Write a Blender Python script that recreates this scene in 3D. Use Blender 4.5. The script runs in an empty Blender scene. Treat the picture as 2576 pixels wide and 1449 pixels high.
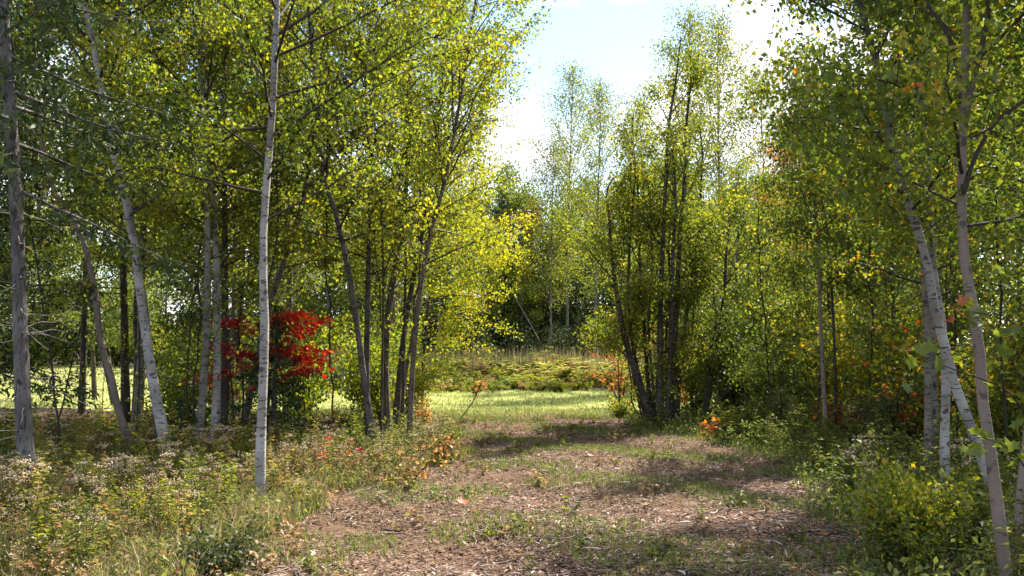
import bpy, math, random
import numpy as np
from mathutils import Vector

# ------------------------------------------------------------------ camera, sky, sun, exposure
sc = bpy.context.scene
FPX, CAMH = 900.0, 1.6                 # focal length in pixels of a 1024 wide frame, eye height
PITCH = math.atan((350 - 288) / FPX)   # horizon sits at row 350 of 576
cam = bpy.data.cameras.new('camera')
cam.sensor_width = 36.0
cam.lens = 36.0 * FPX / 1024
cam.clip_start, cam.clip_end = 0.05, 2000
camo = bpy.data.objects.new('camera', cam)
sc.collection.objects.link(camo)
camo.location = (0, 0, CAMH)
camo.rotation_euler = (math.pi / 2 + PITCH, 0, 0)
sc.camera = camo

SUN_AZ, SUN_EL = math.radians(38), math.radians(48)     # azimuth clockwise from the view direction
world = bpy.data.worlds.new('World')
sc.world = world
world.use_nodes = True
wt = world.node_tree
wt.nodes.clear()
W = lambda t: wt.nodes.new(t)
wo, bg, sky = W('ShaderNodeOutputWorld'), W('ShaderNodeBackground'), W('ShaderNodeTexSky')
sky.sky_type = 'NISHITA'
sky.sun_disc = False
sky.sun_elevation, sky.sun_rotation = SUN_EL, SUN_AZ
sky.air_density, sky.dust_density, sky.ozone_density = 1.0, 0.3, 1.6
tc, mp, nz, rp, mx = W('ShaderNodeTexCoord'), W('ShaderNodeMapping'), W('ShaderNodeTexNoise'), W('ShaderNodeValToRGB'), W('ShaderNodeMix')
mp.inputs['Scale'].default_value = (1.0, 1.0, 2.2)
mp.inputs['Location'].default_value = (1.02, 0.9, 0.1)
nz.inputs['Scale'].default_value = 2.1
nz.inputs['Detail'].default_value = 7
nz.inputs['Roughness'].default_value = 0.52
rp.color_ramp.elements[0].position, rp.color_ramp.elements[1].position = 0.45, 0.54
mx.data_type = 'RGBA'
mx.inputs[7].default_value = (5.3, 5.4, 5.6, 1)
wt.links.new(tc.outputs['Generated'], mp.inputs['Vector'])
wt.links.new(mp.outputs['Vector'], nz.inputs['Vector'])
wt.links.new(nz.outputs['Fac'], rp.inputs['Fac'])
wt.links.new(rp.outputs['Color'], mx.inputs[0])
wt.links.new(sky.outputs['Color'], mx.inputs[6])
wt.links.new(mx.outputs[2], bg.inputs['Color'])
bg.inputs['Strength'].default_value = 0.10
wt.links.new(bg.outputs['Background'], wo.inputs['Surface'])

sun = bpy.data.lights.new('sun', 'SUN')
sun.energy, sun.angle, sun.color = 5.0, math.radians(0.55), (1.0, 0.92, 0.79)
suno = bpy.data.objects.new('sun', sun)
sc.collection.objects.link(suno)
SDIR = Vector((math.sin(SUN_AZ) * math.cos(SUN_EL), math.cos(SUN_AZ) * math.cos(SUN_EL), math.sin(SUN_EL)))
suno.rotation_euler = SDIR.to_track_quat('Z', 'Y').to_euler()
suno.location = (20, 20, 40)

vs = sc.view_settings
vs.view_transform, vs.look, vs.exposure, vs.gamma = 'Standard', 'None', 1.7, 1.0
vs.use_curve_mapping = False
sc.cycles.max_bounces = 7
sc.cycles.diffuse_bounces = 5
sc.cycles.transmission_bounces = 5
sc.cycles.glossy_bounces = 2
sc.cycles.caustics_reflective = sc.cycles.caustics_refractive = False

# ------------------------------------------------------------------ helpers
rng = np.random.default_rng(11)
random.seed(11)
S = 1024 / 2576.0
R3 = np.array


def hz(x, y):
    """height of the ground"""
    x, y = np.asarray(x, float), np.asarray(y, float)
    h = 0.035 * np.sin(x * 0.9 + 1.3) * np.cos(y * 0.55) + 0.02 * np.sin(x * 2.3 + y * 1.7)
    return h + 0.016 * np.clip(y - 34, 0, 60)


def ray(x, y):
    u, v = x * S, y * S
    c, s = math.cos(PITCH), math.sin(PITCH)
    a, b = (u - 512) / FPX, (288 - v) / FPX
    return R3([a, c - b * s, s + b * c])


def gpt(x, y):
    """ground point seen at (x, y) of the 2576 wide view"""
    r = ray(x, y)
    t = -CAMH / min(r[2], -0.004)
    for _ in range(4):
        p = r * t
        t = (float(hz(p[0], p[1])) - CAMH) / min(r[2], -0.004)
    p = r * t
    p[2] += CAMH
    return p


def at(x, y, d):
    r = ray(x, y)
    p = r * (d / r[1])
    p[2] += CAMH
    return p


class MB:
    def __init__(self):
        self.v, self.q, self.t, self.a, self.n = [], [], [], [], 0

    def add(self, v, quads=None, tris=None, attr=None):
        v = np.asarray(v, float).reshape(-1, 3)
        self.v.append(v)
        self.a.append(np.zeros(len(v)) if attr is None else np.broadcast_to(np.asarray(attr, float), (len(v),)))
        if quads is not None:
            self.q.append(np.asarray(quads, np.int64).reshape(-1, 4) + self.n)
        if tris is not None:
            self.t.append(np.asarray(tris, np.int64).reshape(-1, 3) + self.n)
        self.n += len(v)

    def mesh(self, name, mat, smooth=False):
        v = np.concatenate(self.v)
        q = np.concatenate(self.q) if self.q else np.zeros((0, 4), np.int64)
        t = np.concatenate(self.t) if self.t else np.zeros((0, 3), np.int64)
        m = bpy.data.meshes.new(name)
        m.vertices.add(len(v))
        m.vertices.foreach_set('co', v.astype(np.float32).ravel())
        m.loops.add(q.size + t.size)
        m.loops.foreach_set('vertex_index', np.concatenate([q.ravel(), t.ravel()]).astype(np.int32))
        m.polygons.add(len(q) + len(t))
        m.polygons.foreach_set('loop_start', np.concatenate([np.arange(len(q)) * 4, q.size + np.arange(len(t)) * 3]).astype(np.int32))
        m.update(calc_edges=True)
        at_ = m.attributes.new('rv', 'FLOAT', 'POINT')
        at_.data.foreach_set('value', np.concatenate(self.a).astype(np.float32))
        if smooth:
            m.shade_smooth()
        m.materials.append(mat)
        return m


def link(name, data, loc=(0, 0, 0), parent=None, rz=0.0, scale=1.0):
    o = bpy.data.objects.new(name, data)
    sc.collection.objects.link(o)
    o.location = loc
    o.rotation_euler = (0, 0, rz)
    o.scale = (scale,) * 3 if np.isscalar(scale) else scale
    if parent is not None:
        o.parent = parent
    return o


def tag(o, label=None, cat=None, group=None, kind=None):
    for k, v in (('label', label), ('category', cat), ('group', group), ('kind', kind)):
        if v:
            o[k] = v
    return o


def norm(v):
    return v / np.maximum(np.linalg.norm(v, axis=-1, keepdims=True), 1e-9)


def tubes(mb, polys, sides=4, attr=None):
    """polys: list of (points (k,3), radii (k,)); attr None -> radius is stored"""
    groups = {}
    for p, r in polys:
        groups.setdefault(len(p), []).append((p, r))
    for k, g in groups.items():
        P = np.stack([a for a, _ in g])
        Rr = np.stack([b for _, b in g])
        m = len(P)
        T = norm(np.gradient(P, axis=1))
        mt = np.abs(P[:, -1] - P[:, 0])
        ref = np.zeros((m, 3))
        ref[np.arange(m), np.argmin(mt, axis=1)] = 1
        n1 = norm(np.cross(T, ref[:, None, :]))
        n2 = np.cross(T, n1)
        an = np.arange(sides) * 2 * math.pi / sides
        ring = P[:, :, None, :] + Rr[:, :, None, None] * (np.cos(an)[None, None, :, None] * n1[:, :, None, :] + np.sin(an)[None, None, :, None] * n2[:, :, None, :])
        idx = np.arange(m * k * sides).reshape(m, k, sides)
        a, b = idx[:, :-1], idx[:, 1:]
        quads = np.stack([a, np.roll(a, -1, 2), np.roll(b, -1, 2), b], -1).reshape(-1, 4)
        rr = np.repeat(Rr.reshape(-1), sides) if attr is None else attr
        mb.add(ring.reshape(-1, 3), quads=quads, attr=rr)


def leaves(mb, P, size, rv, droop=0.6, width=0.72, flat=0.0):
    """folded kite shaped leaves hanging from the points P"""
    n = len(P)
    d = norm(rng.normal(size=(n, 3)) + R3([0, 0, -droop * 1.6]))
    d[:, 2] *= (1 - flat)
    d = norm(d)
    q = rng.normal(size=(n, 3))
    if flat:
        q = q * (1 - flat) + R3([0, 0, 1.0]) * flat
        nrm = norm(q - (q * d).sum(1, keepdims=True) * d)
        s = np.cross(d, nrm)
    else:
        s = norm(np.cross(d, q))
        nrm = np.cross(s, d)
    size = np.broadcast_to(size, (n,))[:, None]
    fold = rng.uniform(-0.02, 0.16, (n, 1)) * size
    mid = P + d * size * 0.42
    w = s * size * width * 0.5
    V = np.stack([P, mid + w + nrm * fold, P + d * size, mid - w + nrm * fold], 1)
    i = np.arange(n)[:, None] * 4
    tr = np.concatenate([i + [[0, 1, 2]], i + [[0, 2, 3]]], 0)
    mb.add(V.reshape(-1, 3), tris=tr, attr=np.repeat(rv, 4))


MAPLE = R3([(0, 0), (.16, .06), (.42, -.02), (.36, .16), (.62, .36), (.36, .42), (.34, .56), (.14, .5), (.0, .98)])
MAPLE = np.concatenate([MAPLE, (MAPLE[1:-1] * [-1, 1])[::-1]])


def maple_leaves(mb, P, size, rv, droop=0.5, flat=0.0):
    n = len(P)
    d = norm(rng.normal(size=(n, 3)) * [1, 1, .6] + R3([0, 0, -droop * 1.5]))
    d[:, 2] *= (1 - flat)
    d = norm(d)
    q = rng.normal(size=(n, 3)) * (.6 if not flat else .25) + R3([0, 0, 1.0])
    nrm = norm(q - (q * d).sum(1, keepdims=True) * d)
    s = np.cross(d, nrm)
    size = np.broadcast_to(size, (n,))[:, None, None]
    L = MAPLE[None]
    curl = (L[..., 0:1] ** 2) * rng.uniform(-.3, .5, (n, 1, 1))
    V = P[:, None] + size * (L[..., 0:1] * s[:, None] + L[..., 1:2] * d[:, None] + curl * nrm[:, None])
    k = len(MAPLE)
    cen = P[:, None] + size * .45 * d[:, None]
    V = np.concatenate([V, cen], 1)
    i = np.arange(n)[:, None, None] * (k + 1)
    fan = R3([(j, (j + 1) % k, k) for j in range(k)])[None]
    mb.add(V.reshape(-1, 3), tris=(i + fan).reshape(-1, 3), attr=np.repeat(rv, k + 1))


# ------------------------------------------------------------------ materials
def newmat(name):
    m = bpy.data.materials.new(name)
    m.use_nodes = True
    nt = m.node_tree
    nt.nodes.clear()
    out = nt.nodes.new('ShaderNodeOutputMaterial')
    N = lambda t, **k: nt.nodes.new(t)
    L = nt.links.new
    return m, nt, N, L, out


def ramp(N, stops):
    r = N('ShaderNodeValToRGB')
    el = r.color_ramp.elements
    while len(el) < len(stops):
        el.new(0.5)
    for e, (p, c) in zip(el, stops):
        e.position = p
        e.color = (*c, 1)
    return r


def leafmat(name, stops, trans=0.5, gain=1.22, gloss=0.03):
    m, nt, N, L, out = newmat(name)
    a = N('ShaderNodeAttribute')
    a.attribute_name = 'rv'
    r = ramp(N, stops)
    L(a.outputs['Fac'], r.inputs['Fac'])
    d, t, g = N('ShaderNodeBsdfDiffuse'), N('ShaderNodeBsdfTranslucent'), N('ShaderNodeBsdfGlossy')
    g.inputs['Roughness'].default_value = 0.5
    g.inputs['Color'].default_value = (.8, .8, .8, 1)
    hs = N('ShaderNodeHueSaturation')
    hs.inputs['Saturation'].default_value = 1.02
    hs.inputs['Value'].default_value = gain
    L(r.outputs['Color'], d.inputs['Color'])
    L(r.outputs['Color'], hs.inputs['Color'])
    L(hs.outputs['Color'], t.inputs['Color'])
    m1, m2 = N('ShaderNodeMixShader'), N('ShaderNodeMixShader')
    m1.inputs['Fac'].default_value = trans
    m2.inputs['Fac'].default_value = gloss
    L(d.outputs[0], m1.inputs[1])
    L(t.outputs[0], m1.inputs[2])
    L(m1.outputs[0], m2.inputs[1])
    L(g.outputs[0], m2.inputs[2])
    L(m2.outputs[0], out.inputs['Surface'])
    return m


def barkmat(name, base, base2, mark, thin, marks=0.5, thin_r=0.03, ridge=False):
    """bark by stem radius (attribute rv): thick wood light with dark dashes, thin wood dark"""
    m, nt, N, L, out = newmat(name)
    tcn, mpn, n1, n2, n3 = N('ShaderNodeTexCoord'), N('ShaderNodeMapping'), N('ShaderNodeTexNoise'), N('ShaderNodeTexNoise'), N('ShaderNodeTexNoise')
    mpn.inputs['Scale'].default_value = (26, 26, 5) if ridge else (6, 6, 22)
    L(tcn.outputs['Object'], mpn.inputs['Vector'])
    L(mpn.outputs['Vector'], n1.inputs['Vector'])
    n1.inputs['Distortion'].default_value = 1.1
    vor = N('ShaderNodeTexVoronoi')
    vmp = N('ShaderNodeMapping')
    vmp.inputs['Scale'].default_value = (4.2, 4.2, 5.5)
    vor.inputs['Randomness'].default_value = 1
    vor.inputs['Scale'].default_value = 1.0
    wpn = N('ShaderNodeTexNoise')
    wpn.inputs['Scale'].default_value = 14
    wadd = N('ShaderNodeVectorMath')
    wadd.operation = 'MULTIPLY_ADD'
    wadd.inputs[1].default_value = (.09, .09, .05)
    L(tcn.outputs['Object'], wpn.inputs['Vector'])
    L(wpn.outputs['Color'], wadd.inputs[0])
    L(tcn.outputs['Object'], wadd.inputs[2])
    L(wadd.outputs[0], vmp.inputs['Vector'])
    L(vmp.outputs['Vector'], vor.inputs['Vector'])
    knot = ramp(N, [(.13, (1, 1, 1)), (.21, (0, 0, 0))])
    L(vor.outputs['Distance'], knot.inputs['Fac'])
    sepz = N('ShaderNodeSeparateXYZ')
    L(wadd.outputs[0], sepz.inputs[0])
    foot = N('ShaderNodeMapRange')
    foot.inputs['From Min'].default_value, foot.inputs['From Max'].default_value = .55, .05
    foot.inputs['To Max'].default_value = .7
    L(sepz.outputs['Z'], foot.inputs['Value'])
    n1.inputs['Scale'].default_value = 1.6
    n1.inputs['Detail'].default_value = 3
    n2.inputs['Scale'].default_value = 2.2
    n2.inputs['Detail'].default_value = 4
    n3.inputs['Scale'].default_value = 9
    n3.inputs['Detail'].default_value = 5
    L(tcn.outputs['Object'], n2.inputs['Vector'])
    L(tcn.outputs['Object'], n3.inputs['Vector'])
    mixb = N('ShaderNodeMix')
    mixb.data_type = 'RGBA'
    mixb.inputs[6].default_value, mixb.inputs[7].default_value = (*base, 1), (*base2, 1)
    rb = ramp(N, [(.38, (0, 0, 0)), (.66, (1, 1, 1))])
    L(n2.outputs['Fac'], rb.inputs['Fac'])
    L(rb.outputs['Color'], mixb.inputs[0])
    rm = ramp(N, [(.60 - .06 * marks, (0, 0, 0)), (.66 - .06 * marks, (1, 1, 1))])
    L(n1.outputs['Fac'], rm.inputs['Fac'])
    rp_ = ramp(N, [(.62, (0, 0, 0)), (.68, (1, 1, 1))])
    L(n3.outputs['Fac'], rp_.inputs['Fac'])
    ad = N('ShaderNodeMath')
    ad.operation = 'MAXIMUM'
    L(rm.outputs['Color'], ad.inputs[0])
    L(rp_.outputs['Color'], ad.inputs[1])
    ad2, ad3 = N('ShaderNodeMath'), N('ShaderNodeMath')
    ad2.operation = ad3.operation = 'MAXIMUM'
    L(ad.outputs[0], ad2.inputs[0])
    L(knot.outputs['Color'], ad2.inputs[1])
    fm = N('ShaderNodeMath')
    fm.operation = 'MULTIPLY'
    L(foot.outputs[0], fm.inputs[0])
    L(rb.outputs['Color'], fm.inputs[1])
    L(ad2.outputs[0], ad3.inputs[0])
    L(fm.outputs[0], ad3.inputs[1])
    ad = ad3
    mixm = N('ShaderNodeMix')
    mixm.data_type = 'RGBA'
    mul = N('ShaderNodeMath')
    mul.operation = 'MULTIPLY'
    mul.inputs[1].default_value = .85
    L(ad.outputs[0], mul.inputs[0])
    L(mul.outputs[0], mixm.inputs[0])
    L(mixb.outputs[2], mixm.inputs[6])
    mixm.inputs[7].default_value = (*mark, 1)
    a = N('ShaderNodeAttribute')
    a.attribute_name = 'rv'
    mr = N('ShaderNodeMapRange')
    mr.inputs['From Min'].default_value, mr.inputs['From Max'].default_value = thin_r * .55, thin_r
    L(a.outputs['Fac'], mr.inputs['Value'])
    mixt = N('ShaderNodeMix')
    mixt.data_type = 'RGBA'
    L(mr.outputs[0], mixt.inputs[0])
    mixt.inputs[6].default_value = (*thin, 1)
    L(mixm.outputs[2], mixt.inputs[7])
    b = N('ShaderNodeBsdfPrincipled')
    b.inputs['Roughness'].default_value = .75
    b.inputs['Specular IOR Level'].default_value = .25
    L(mixt.outputs[2], b.inputs['Base Color'])
    bu = N('ShaderNodeBump')
    bu.inputs['Strength'].default_value = .9 if ridge else .4
    bu.inputs['Distance'].default_value = .02
    L(n1.outputs['Fac'], bu.inputs['Height'])
    L(bu.outputs[0], b.inputs['Normal'])
    L(b.outputs[0], out.inputs['Surface'])
    return m


def groundmat(name, stops, scale=3.0, fine=60.0, rough=.95):
    m, nt, N, L, out = newmat(name)
    tcn, n1, n2 = N('ShaderNodeTexCoord'), N('ShaderNodeTexNoise'), N('ShaderNodeTexNoise')
    n1.inputs['Scale'].default_value = scale
    n1.inputs['Detail'].default_value = 6
    n2.inputs['Scale'].default_value = fine
    n2.inputs['Detail'].default_value = 4
    L(tcn.outputs['Object'], n1.inputs['Vector'])
    L(tcn.outputs['Object'], n2.inputs['Vector'])
    mix = N('ShaderNodeMix')
    mix.data_type = 'FLOAT'
    mix.inputs[0].default_value = .55
    L(n1.outputs['Fac'], mix.inputs[2])
    L(n2.outputs['Fac'], mix.inputs[3])
    r = ramp(N, stops)
    L(mix.outputs[0], r.inputs['Fac'])
    b = N('ShaderNodeBsdfPrincipled')
    b.inputs['Roughness'].default_value = rough
    b.inputs['Specular IOR Level'].default_value = .1
    L(r.outputs['Color'], b.inputs['Base Color'])
    bu = N('ShaderNodeBump')
    bu.inputs['Strength'].default_value = .8
    bu.inputs['Distance'].default_value = .03
    L(n2.outputs['Fac'], bu.inputs['Height'])
    L(bu.outputs[0], b.inputs['Normal'])
    L(b.outputs[0], out.inputs['Surface'])
    return m


M = {}
M['birch'] = barkmat('birch_bark', (.37, .355, .35), (.16, .15, .143), (.035, .03, .027), (.035, .027, .022), .55, .04)
M['greybirch'] = barkmat('grey_birch_bark', (.22, .195, .175), (.11, .095, .083), (.03, .025, .022), (.03, .024, .02), .9, .03)
M['oldbirch'] = barkmat('old_birch_bark', (.11, .092, .08), (.045, .037, .031), (.014, .011, .009), (.022, .018, .015), 1.4, .03)
M['brown'] = barkmat('brown_bark', (.15, .118, .095), (.085, .066, .054), (.025, .02, .017), (.03, .023, .019), .5, .028)
M['tan'] = barkmat('tan_bark', (.21, .17, .145), (.15, .12, .10), (.06, .05, .045), (.04, .03, .025), -.4, .028)
M['dark'] = barkmat('dark_bark', (.075, .06, .05), (.04, .032, .027), (.015, .012, .01), (.022, .017, .014), .3, .02)
M['spruce_bark'] = barkmat('spruce_bark', (.15, .14, .14), (.06, .054, .053), (.016, .014, .013), (.12, .11, .10), .8, .018, True)
M['deadwood'] = barkmat('dead_wood', (.36, .32, .28), (.25, .22, .19), (.1, .08, .07), (.33, .29, .25), 0, .004)

M['leaf_birch'] = leafmat('birch_leaves', [(0, (.042, .066, .011)), (.3, (.112, .146, .014)), (.6, (.23, .25, .018)), (.85, (.38, .35, .02)), (1, (.50, .27, .02))], .6)
M['leaf_yellow'] = leafmat('yellowing_leaves', [(0, (.06, .105, .012)), (.3, (.155, .21, .014)), (.65, (.33, .34, .018)), (1, (.54, .37, .02))], .6)
M['leaf_green'] = leafmat('green_leaves', [(0, (.036, .058, .012)), (.4, (.10, .138, .018)), (.75, (.20, .235, .022)), (.93, (.30, .30, .025)), (1, (.45, .29, .02))], .58)
M['leaf_shade'] = leafmat('mixed_autumn_leaves', [(0, (.04, .07, .010)), (.45, (.105, .145, .013)), (.72, (.22, .235, .016)), (.88, (.44, .31, .018)), (.95, (.52, .22, .02)), (1, (.45, .09, .02))], .58)
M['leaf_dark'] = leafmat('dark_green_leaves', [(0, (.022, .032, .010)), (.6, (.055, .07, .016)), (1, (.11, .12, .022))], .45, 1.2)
M['leaf_red'] = leafmat('red_leaves', [(0, (.16, .010, .010)), (.35, (.46, .018, .016)), (.75, (.66, .045, .022)), (1, (.62, .17, .02))], .55, 1.4)
M['leaf_rust'] = leafmat('rust_leaves', [(0, (.08, .055, .014)), (.35, (.23, .085, .025)), (.7, (.40, .11, .04)), (1, (.48, .22, .04))], .5, 1.25)
M['leaf_orange'] = leafmat('orange_leaves', [(0, (.20, .10, .025)), (.5, (.42, .19, .05)), (1, (.55, .33, .10))], .5, 1.1)
M['needle'] = leafmat('spruce_needles', [(0, (.012, .028, .011)), (.6, (.028, .058, .018)), (1, (.06, .095, .022))], .25, 1.1)
M['larch'] = leafmat('dull_needles', [(0, (.018, .035, .012)), (.6, (.045, .07, .018)), (1, (.10, .12, .02))], .35, 1.1)
M['weed_leaf'] = leafmat('weed_leaves', [(0, (.05, .075, .018)), (.35, (.13, .155, .03)), (.65, (.26, .255, .05)), (.88, (.40, .32, .09)), (1, (.40, .17, .08))], .5)
M['weed_brown'] = leafmat('withered_leaves', [(0, (.12, .08, .035)), (.5, (.27, .18, .08)), (.8, (.36, .17, .09)), (1, (.42, .33, .12))], .45)
M['fluff'] = leafmat('seed_fluff', [(0, (.40, .30, .18)), (.5, (.62, .50, .34)), (1, (.78, .69, .54))], .3, 1.0, .0)
M['stalk'] = leafmat('weed_stalks', [(0, (.10, .075, .035)), (1, (.16, .15, .05))], .1)
M['grass'] = leafmat('grass_blades', [(0, (.06, .10, .015)), (.5, (.14, .20, .025)), (.85, (.27, .29, .06)), (1, (.40, .34, .16))], .45, 1.2)
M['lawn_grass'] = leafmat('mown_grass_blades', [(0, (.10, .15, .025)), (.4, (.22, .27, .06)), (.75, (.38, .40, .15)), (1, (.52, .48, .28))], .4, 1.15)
M['drygrass'] = leafmat('dry_grass', [(0, (.12, .11, .035)), (.5, (.25, .21, .09)), (1, (.42, .34, .20))], .4, 1.1)
M['litter'] = leafmat('leaf_litter', [(0, (.04, .024, .016)), (.3, (.112, .063, .042)), (.6, (.205, .127, .088)), (.85, (.305, .205, .152)), (.94, (.45, .35, .28)), (.97, (.40, .13, .05)), (1, (.42, .33, .05))], .2, 1.1)
M['chip'] = leafmat('wood_chips', [(0, (.14, .10, .075)), (.5, (.30, .235, .19)), (1, (.58, .52, .47))], .0, 1.0, .03)
M['forest_floor'] = groundmat('forest_floor', [(.35, (.03, .022, .014)), (.5, (.065, .05, .028)), (.65, (.10, .085, .04))], 1.5, 45)
M['path'] = groundmat('mulch_path', [(.34, (.04, .024, .016)), (.47, (.12, .07, .047)), (.57, (.20, .125, .088)), (.68, (.30, .215, .16))], 2.5, 110)
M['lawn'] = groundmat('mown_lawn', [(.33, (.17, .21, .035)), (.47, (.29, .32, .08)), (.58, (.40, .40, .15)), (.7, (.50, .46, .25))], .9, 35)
M['meadow'] = groundmat('meadow_soil', [(.35, (.03, .035, .012)), (.55, (.07, .08, .025)), (.7, (.12, .11, .04))], .8, 20)

# ------------------------------------------------------------------ the setting: ground, path, lawn, meadow
def sheet(name, xs, ys, mat, lift, keep=None, label=None):
    X, Y = np.meshgrid(xs, ys)
    Z = hz(X, Y) + lift
    nx, ny = len(xs), len(ys)
    idx = np.arange(nx * ny).reshape(ny, nx)
    q = np.stack([idx[:-1, :-1], idx[:-1, 1:], idx[1:, 1:], idx[1:, :-1]], -1).reshape(-1, 4)
    if keep is not None:
        cx, cy = (X[:-1, :-1] + X[1:, 1:]) / 2, (Y[:-1, :-1] + Y[1:, 1:]) / 2
        q = q[keep(cx, cy).ravel()]
    mb = MB()
    used = np.unique(q)
    remap = np.zeros(nx * ny, int)
    remap[used] = np.arange(len(used))
    mb.add(np.stack([X.ravel(), Y.ravel(), Z.ravel()], 1)[used], quads=remap[q])
    return tag(link(name, mb.mesh(name, M[mat], True)), kind='structure')


def wob(x, y):
    return .35 * np.sin(1.7 * x + 2.1 * y) + .25 * np.sin(3.9 * y - 1.3 * x + 1) + .12 * np.sin(8.3 * x + 5.1 * y)


# edges of the mulch path (x left, x right) against distance
PY = R3([2.0, 6.4, 8.0, 10.0, 11.5, 13.5, 16.0, 19.0, 22.3])
PL = R3([-2.6, -2.3, -2.15, -1.9, -1.25, -.75, -1.15, -1.55, -2.2])
PR = R3([2.3, 2.55, 2.9, 3.35, 3.6, 3.9, 3.3, 2.6, 2.2])


def in_path(x, y, grow=0.0):
    w = wob(x, y) * .5
    return (x > np.interp(y, PY, PL) + w - grow) & (x < np.interp(y, PY, PR) + w + grow) & (y > 2) & (y < 22.3 + .5 * w)


def in_lawn(x, y):
    w = wob(x * .5, y * .5)
    far = np.where(x < -11, 64.0, 35.0 + .12 * x)
    near = np.where(x < -7.5, 24.5, 21.9)
    return (y > near + .7 * w) & (y < far + 1.2 * w) & (x < 9 + w)


xs = np.unique(np.concatenate([np.linspace(-400, -40, 20), np.linspace(-40, 40, 120), np.linspace(40, 400, 20)]))
ys = np.unique(np.concatenate([np.linspace(-30, 0, 8), np.linspace(0, 40, 90), np.linspace(40, 100, 40), np.linspace(100, 900, 20)]))
sheet('ground', xs, ys, 'forest_floor', 0)
sheet('meadow', np.linspace(-30, 30, 80), np.linspace(32, 62, 50), 'meadow', .004, lambda x, y: (y > 33.5) & (y < 61))
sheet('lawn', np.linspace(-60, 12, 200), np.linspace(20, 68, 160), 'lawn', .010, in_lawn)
sheet('path', np.linspace(-5, 6, 150), np.linspace(2, 23.5, 240), 'path', .016, in_path)


# ------------------------------------------------------------------ trees
def resample(pts, k):
    pts = np.asarray(pts, float)
    s = np.concatenate([[0], np.cumsum(np.linalg.norm(np.diff(pts, axis=0), axis=1))])
    # smooth by Catmull-Rom through dense parameter
    t = np.linspace(0, s[-1], k)
    ext = np.concatenate([[2 * pts[0] - pts[1]], pts, [2 * pts[-1] - pts[-2]]])
    j = np.clip(np.searchsorted(s, t, side='right') - 1, 0, len(pts) - 2)
    f = ((t - s[j]) / np.maximum(s[j + 1] - s[j], 1e-9))[:, None]
    p0, p1, p2, p3 = ext[j], ext[j + 1], ext[j + 2], ext[j + 3]
    return .5 * ((2 * p1) + (-p0 + p2) * f + (2 * p0 - 5 * p1 + 4 * p2 - p3) * f ** 2 + (-p0 + 3 * p1 - 3 * p2 + p3) * f ** 3)


def branch_line(p0, dirv, L, k=6, curve=0.25, jit=.06):
    """a limb: leaves at dirv, bends up then lets its tip sink"""
    t = np.linspace(0, 1, k)[:, None]
    p = p0 + dirv * L * t + R3([0, 0, 1.0]) * L * curve * (t ** 1.5 - 1.1 * t ** 3)
    w = rng.normal(size=(k, 3)) * jit * L * t
    return p + np.cumsum(w, 0) * .5


def limbs_of(stem, rad, z0f, R, nb, shape='oval', up=(20, 60), nsub=6, first=True, lim=None):
    """limbs and twigs for one stem: returns list of polys and the twigs that carry leaves"""
    polys, carriers = [], []
    k = len(stem)
    for i in range(nb):
        t = (i + rng.uniform(0, 1)) / nb
        f = z0f + (1 - z0f) * t * .97
        j = f * (k - 1)
        a = int(j)
        b = min(a + 1, k - 1)
        p0 = stem[a] * (1 - (j - a)) + stem[b] * (j - a)
        r0 = rad[a]
        if shape == 'oval':
            prof = math.sin(math.pi * (.16 + .78 * t)) ** .7
        elif shape == 'cone':
            prof = (1 - t) ** .8 + .08
        else:
            prof = .75 + .25 * math.sin(math.pi * t)
        L = R * prof * rng.uniform(.65, 1.2)
        az = i * 2.39996 + rng.normal() * .5
        if lim is not None and rng.uniform() < .7:
            az = lim[0] + rng.uniform(-1, 1) * lim[1]
        el = math.radians(up[0] + (up[1] - up[0]) * t + rng.normal() * 9)
        d = R3([math.cos(az) * math.cos(el), math.sin(az) * math.cos(el), math.sin(el)])
        p = branch_line(p0, d, L, 7, .18)
        rb = min(r0 * .5, .005 + .0075 * L)
        polys.append((p, np.linspace(rb, .003, 7)))
        carriers.append((p[3:], L * .5))
        for _ in range(nsub):
            s = rng.uniform(.22, .98)
            jj = s * 6
            aa = min(int(jj), 5)
            q0 = p[aa] * (1 - (jj - aa)) + p[aa + 1] * (jj - aa)
            dd = norm(d + rng.normal(size=3) * .65 + R3([0, 0, .1]))
            l2 = L * rng.uniform(.22, .5) * (1.15 - .5 * s)
            q = branch_line(q0, dd, l2, 4, .05, .08)
            polys.append((q, np.linspace(max(.0035, rb * .4), .0018, 4)))
            carriers.append((q, l2))
    return polys, carriers


def leaf_points(carriers, n, spread):
    w = R3([c[1] for c in carriers])
    cnt = rng.multinomial(n, w / w.sum())
    out, cl = [], []
    for (p, L), c in zip(carriers, cnt):
        if c == 0:
            continue
        t = rng.uniform(0, len(p) - 1.001, c)
        a = t.astype(int)
        f = (t - a)[:, None]
        out.append(p[a] * (1 - f) + p[a + 1] * f + rng.normal(size=(c, 3)) * [spread, spread, spread * .8])
        cl.append(np.full(c, rng.normal()))
    return np.concatenate(out), np.concatenate(cl)


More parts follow.
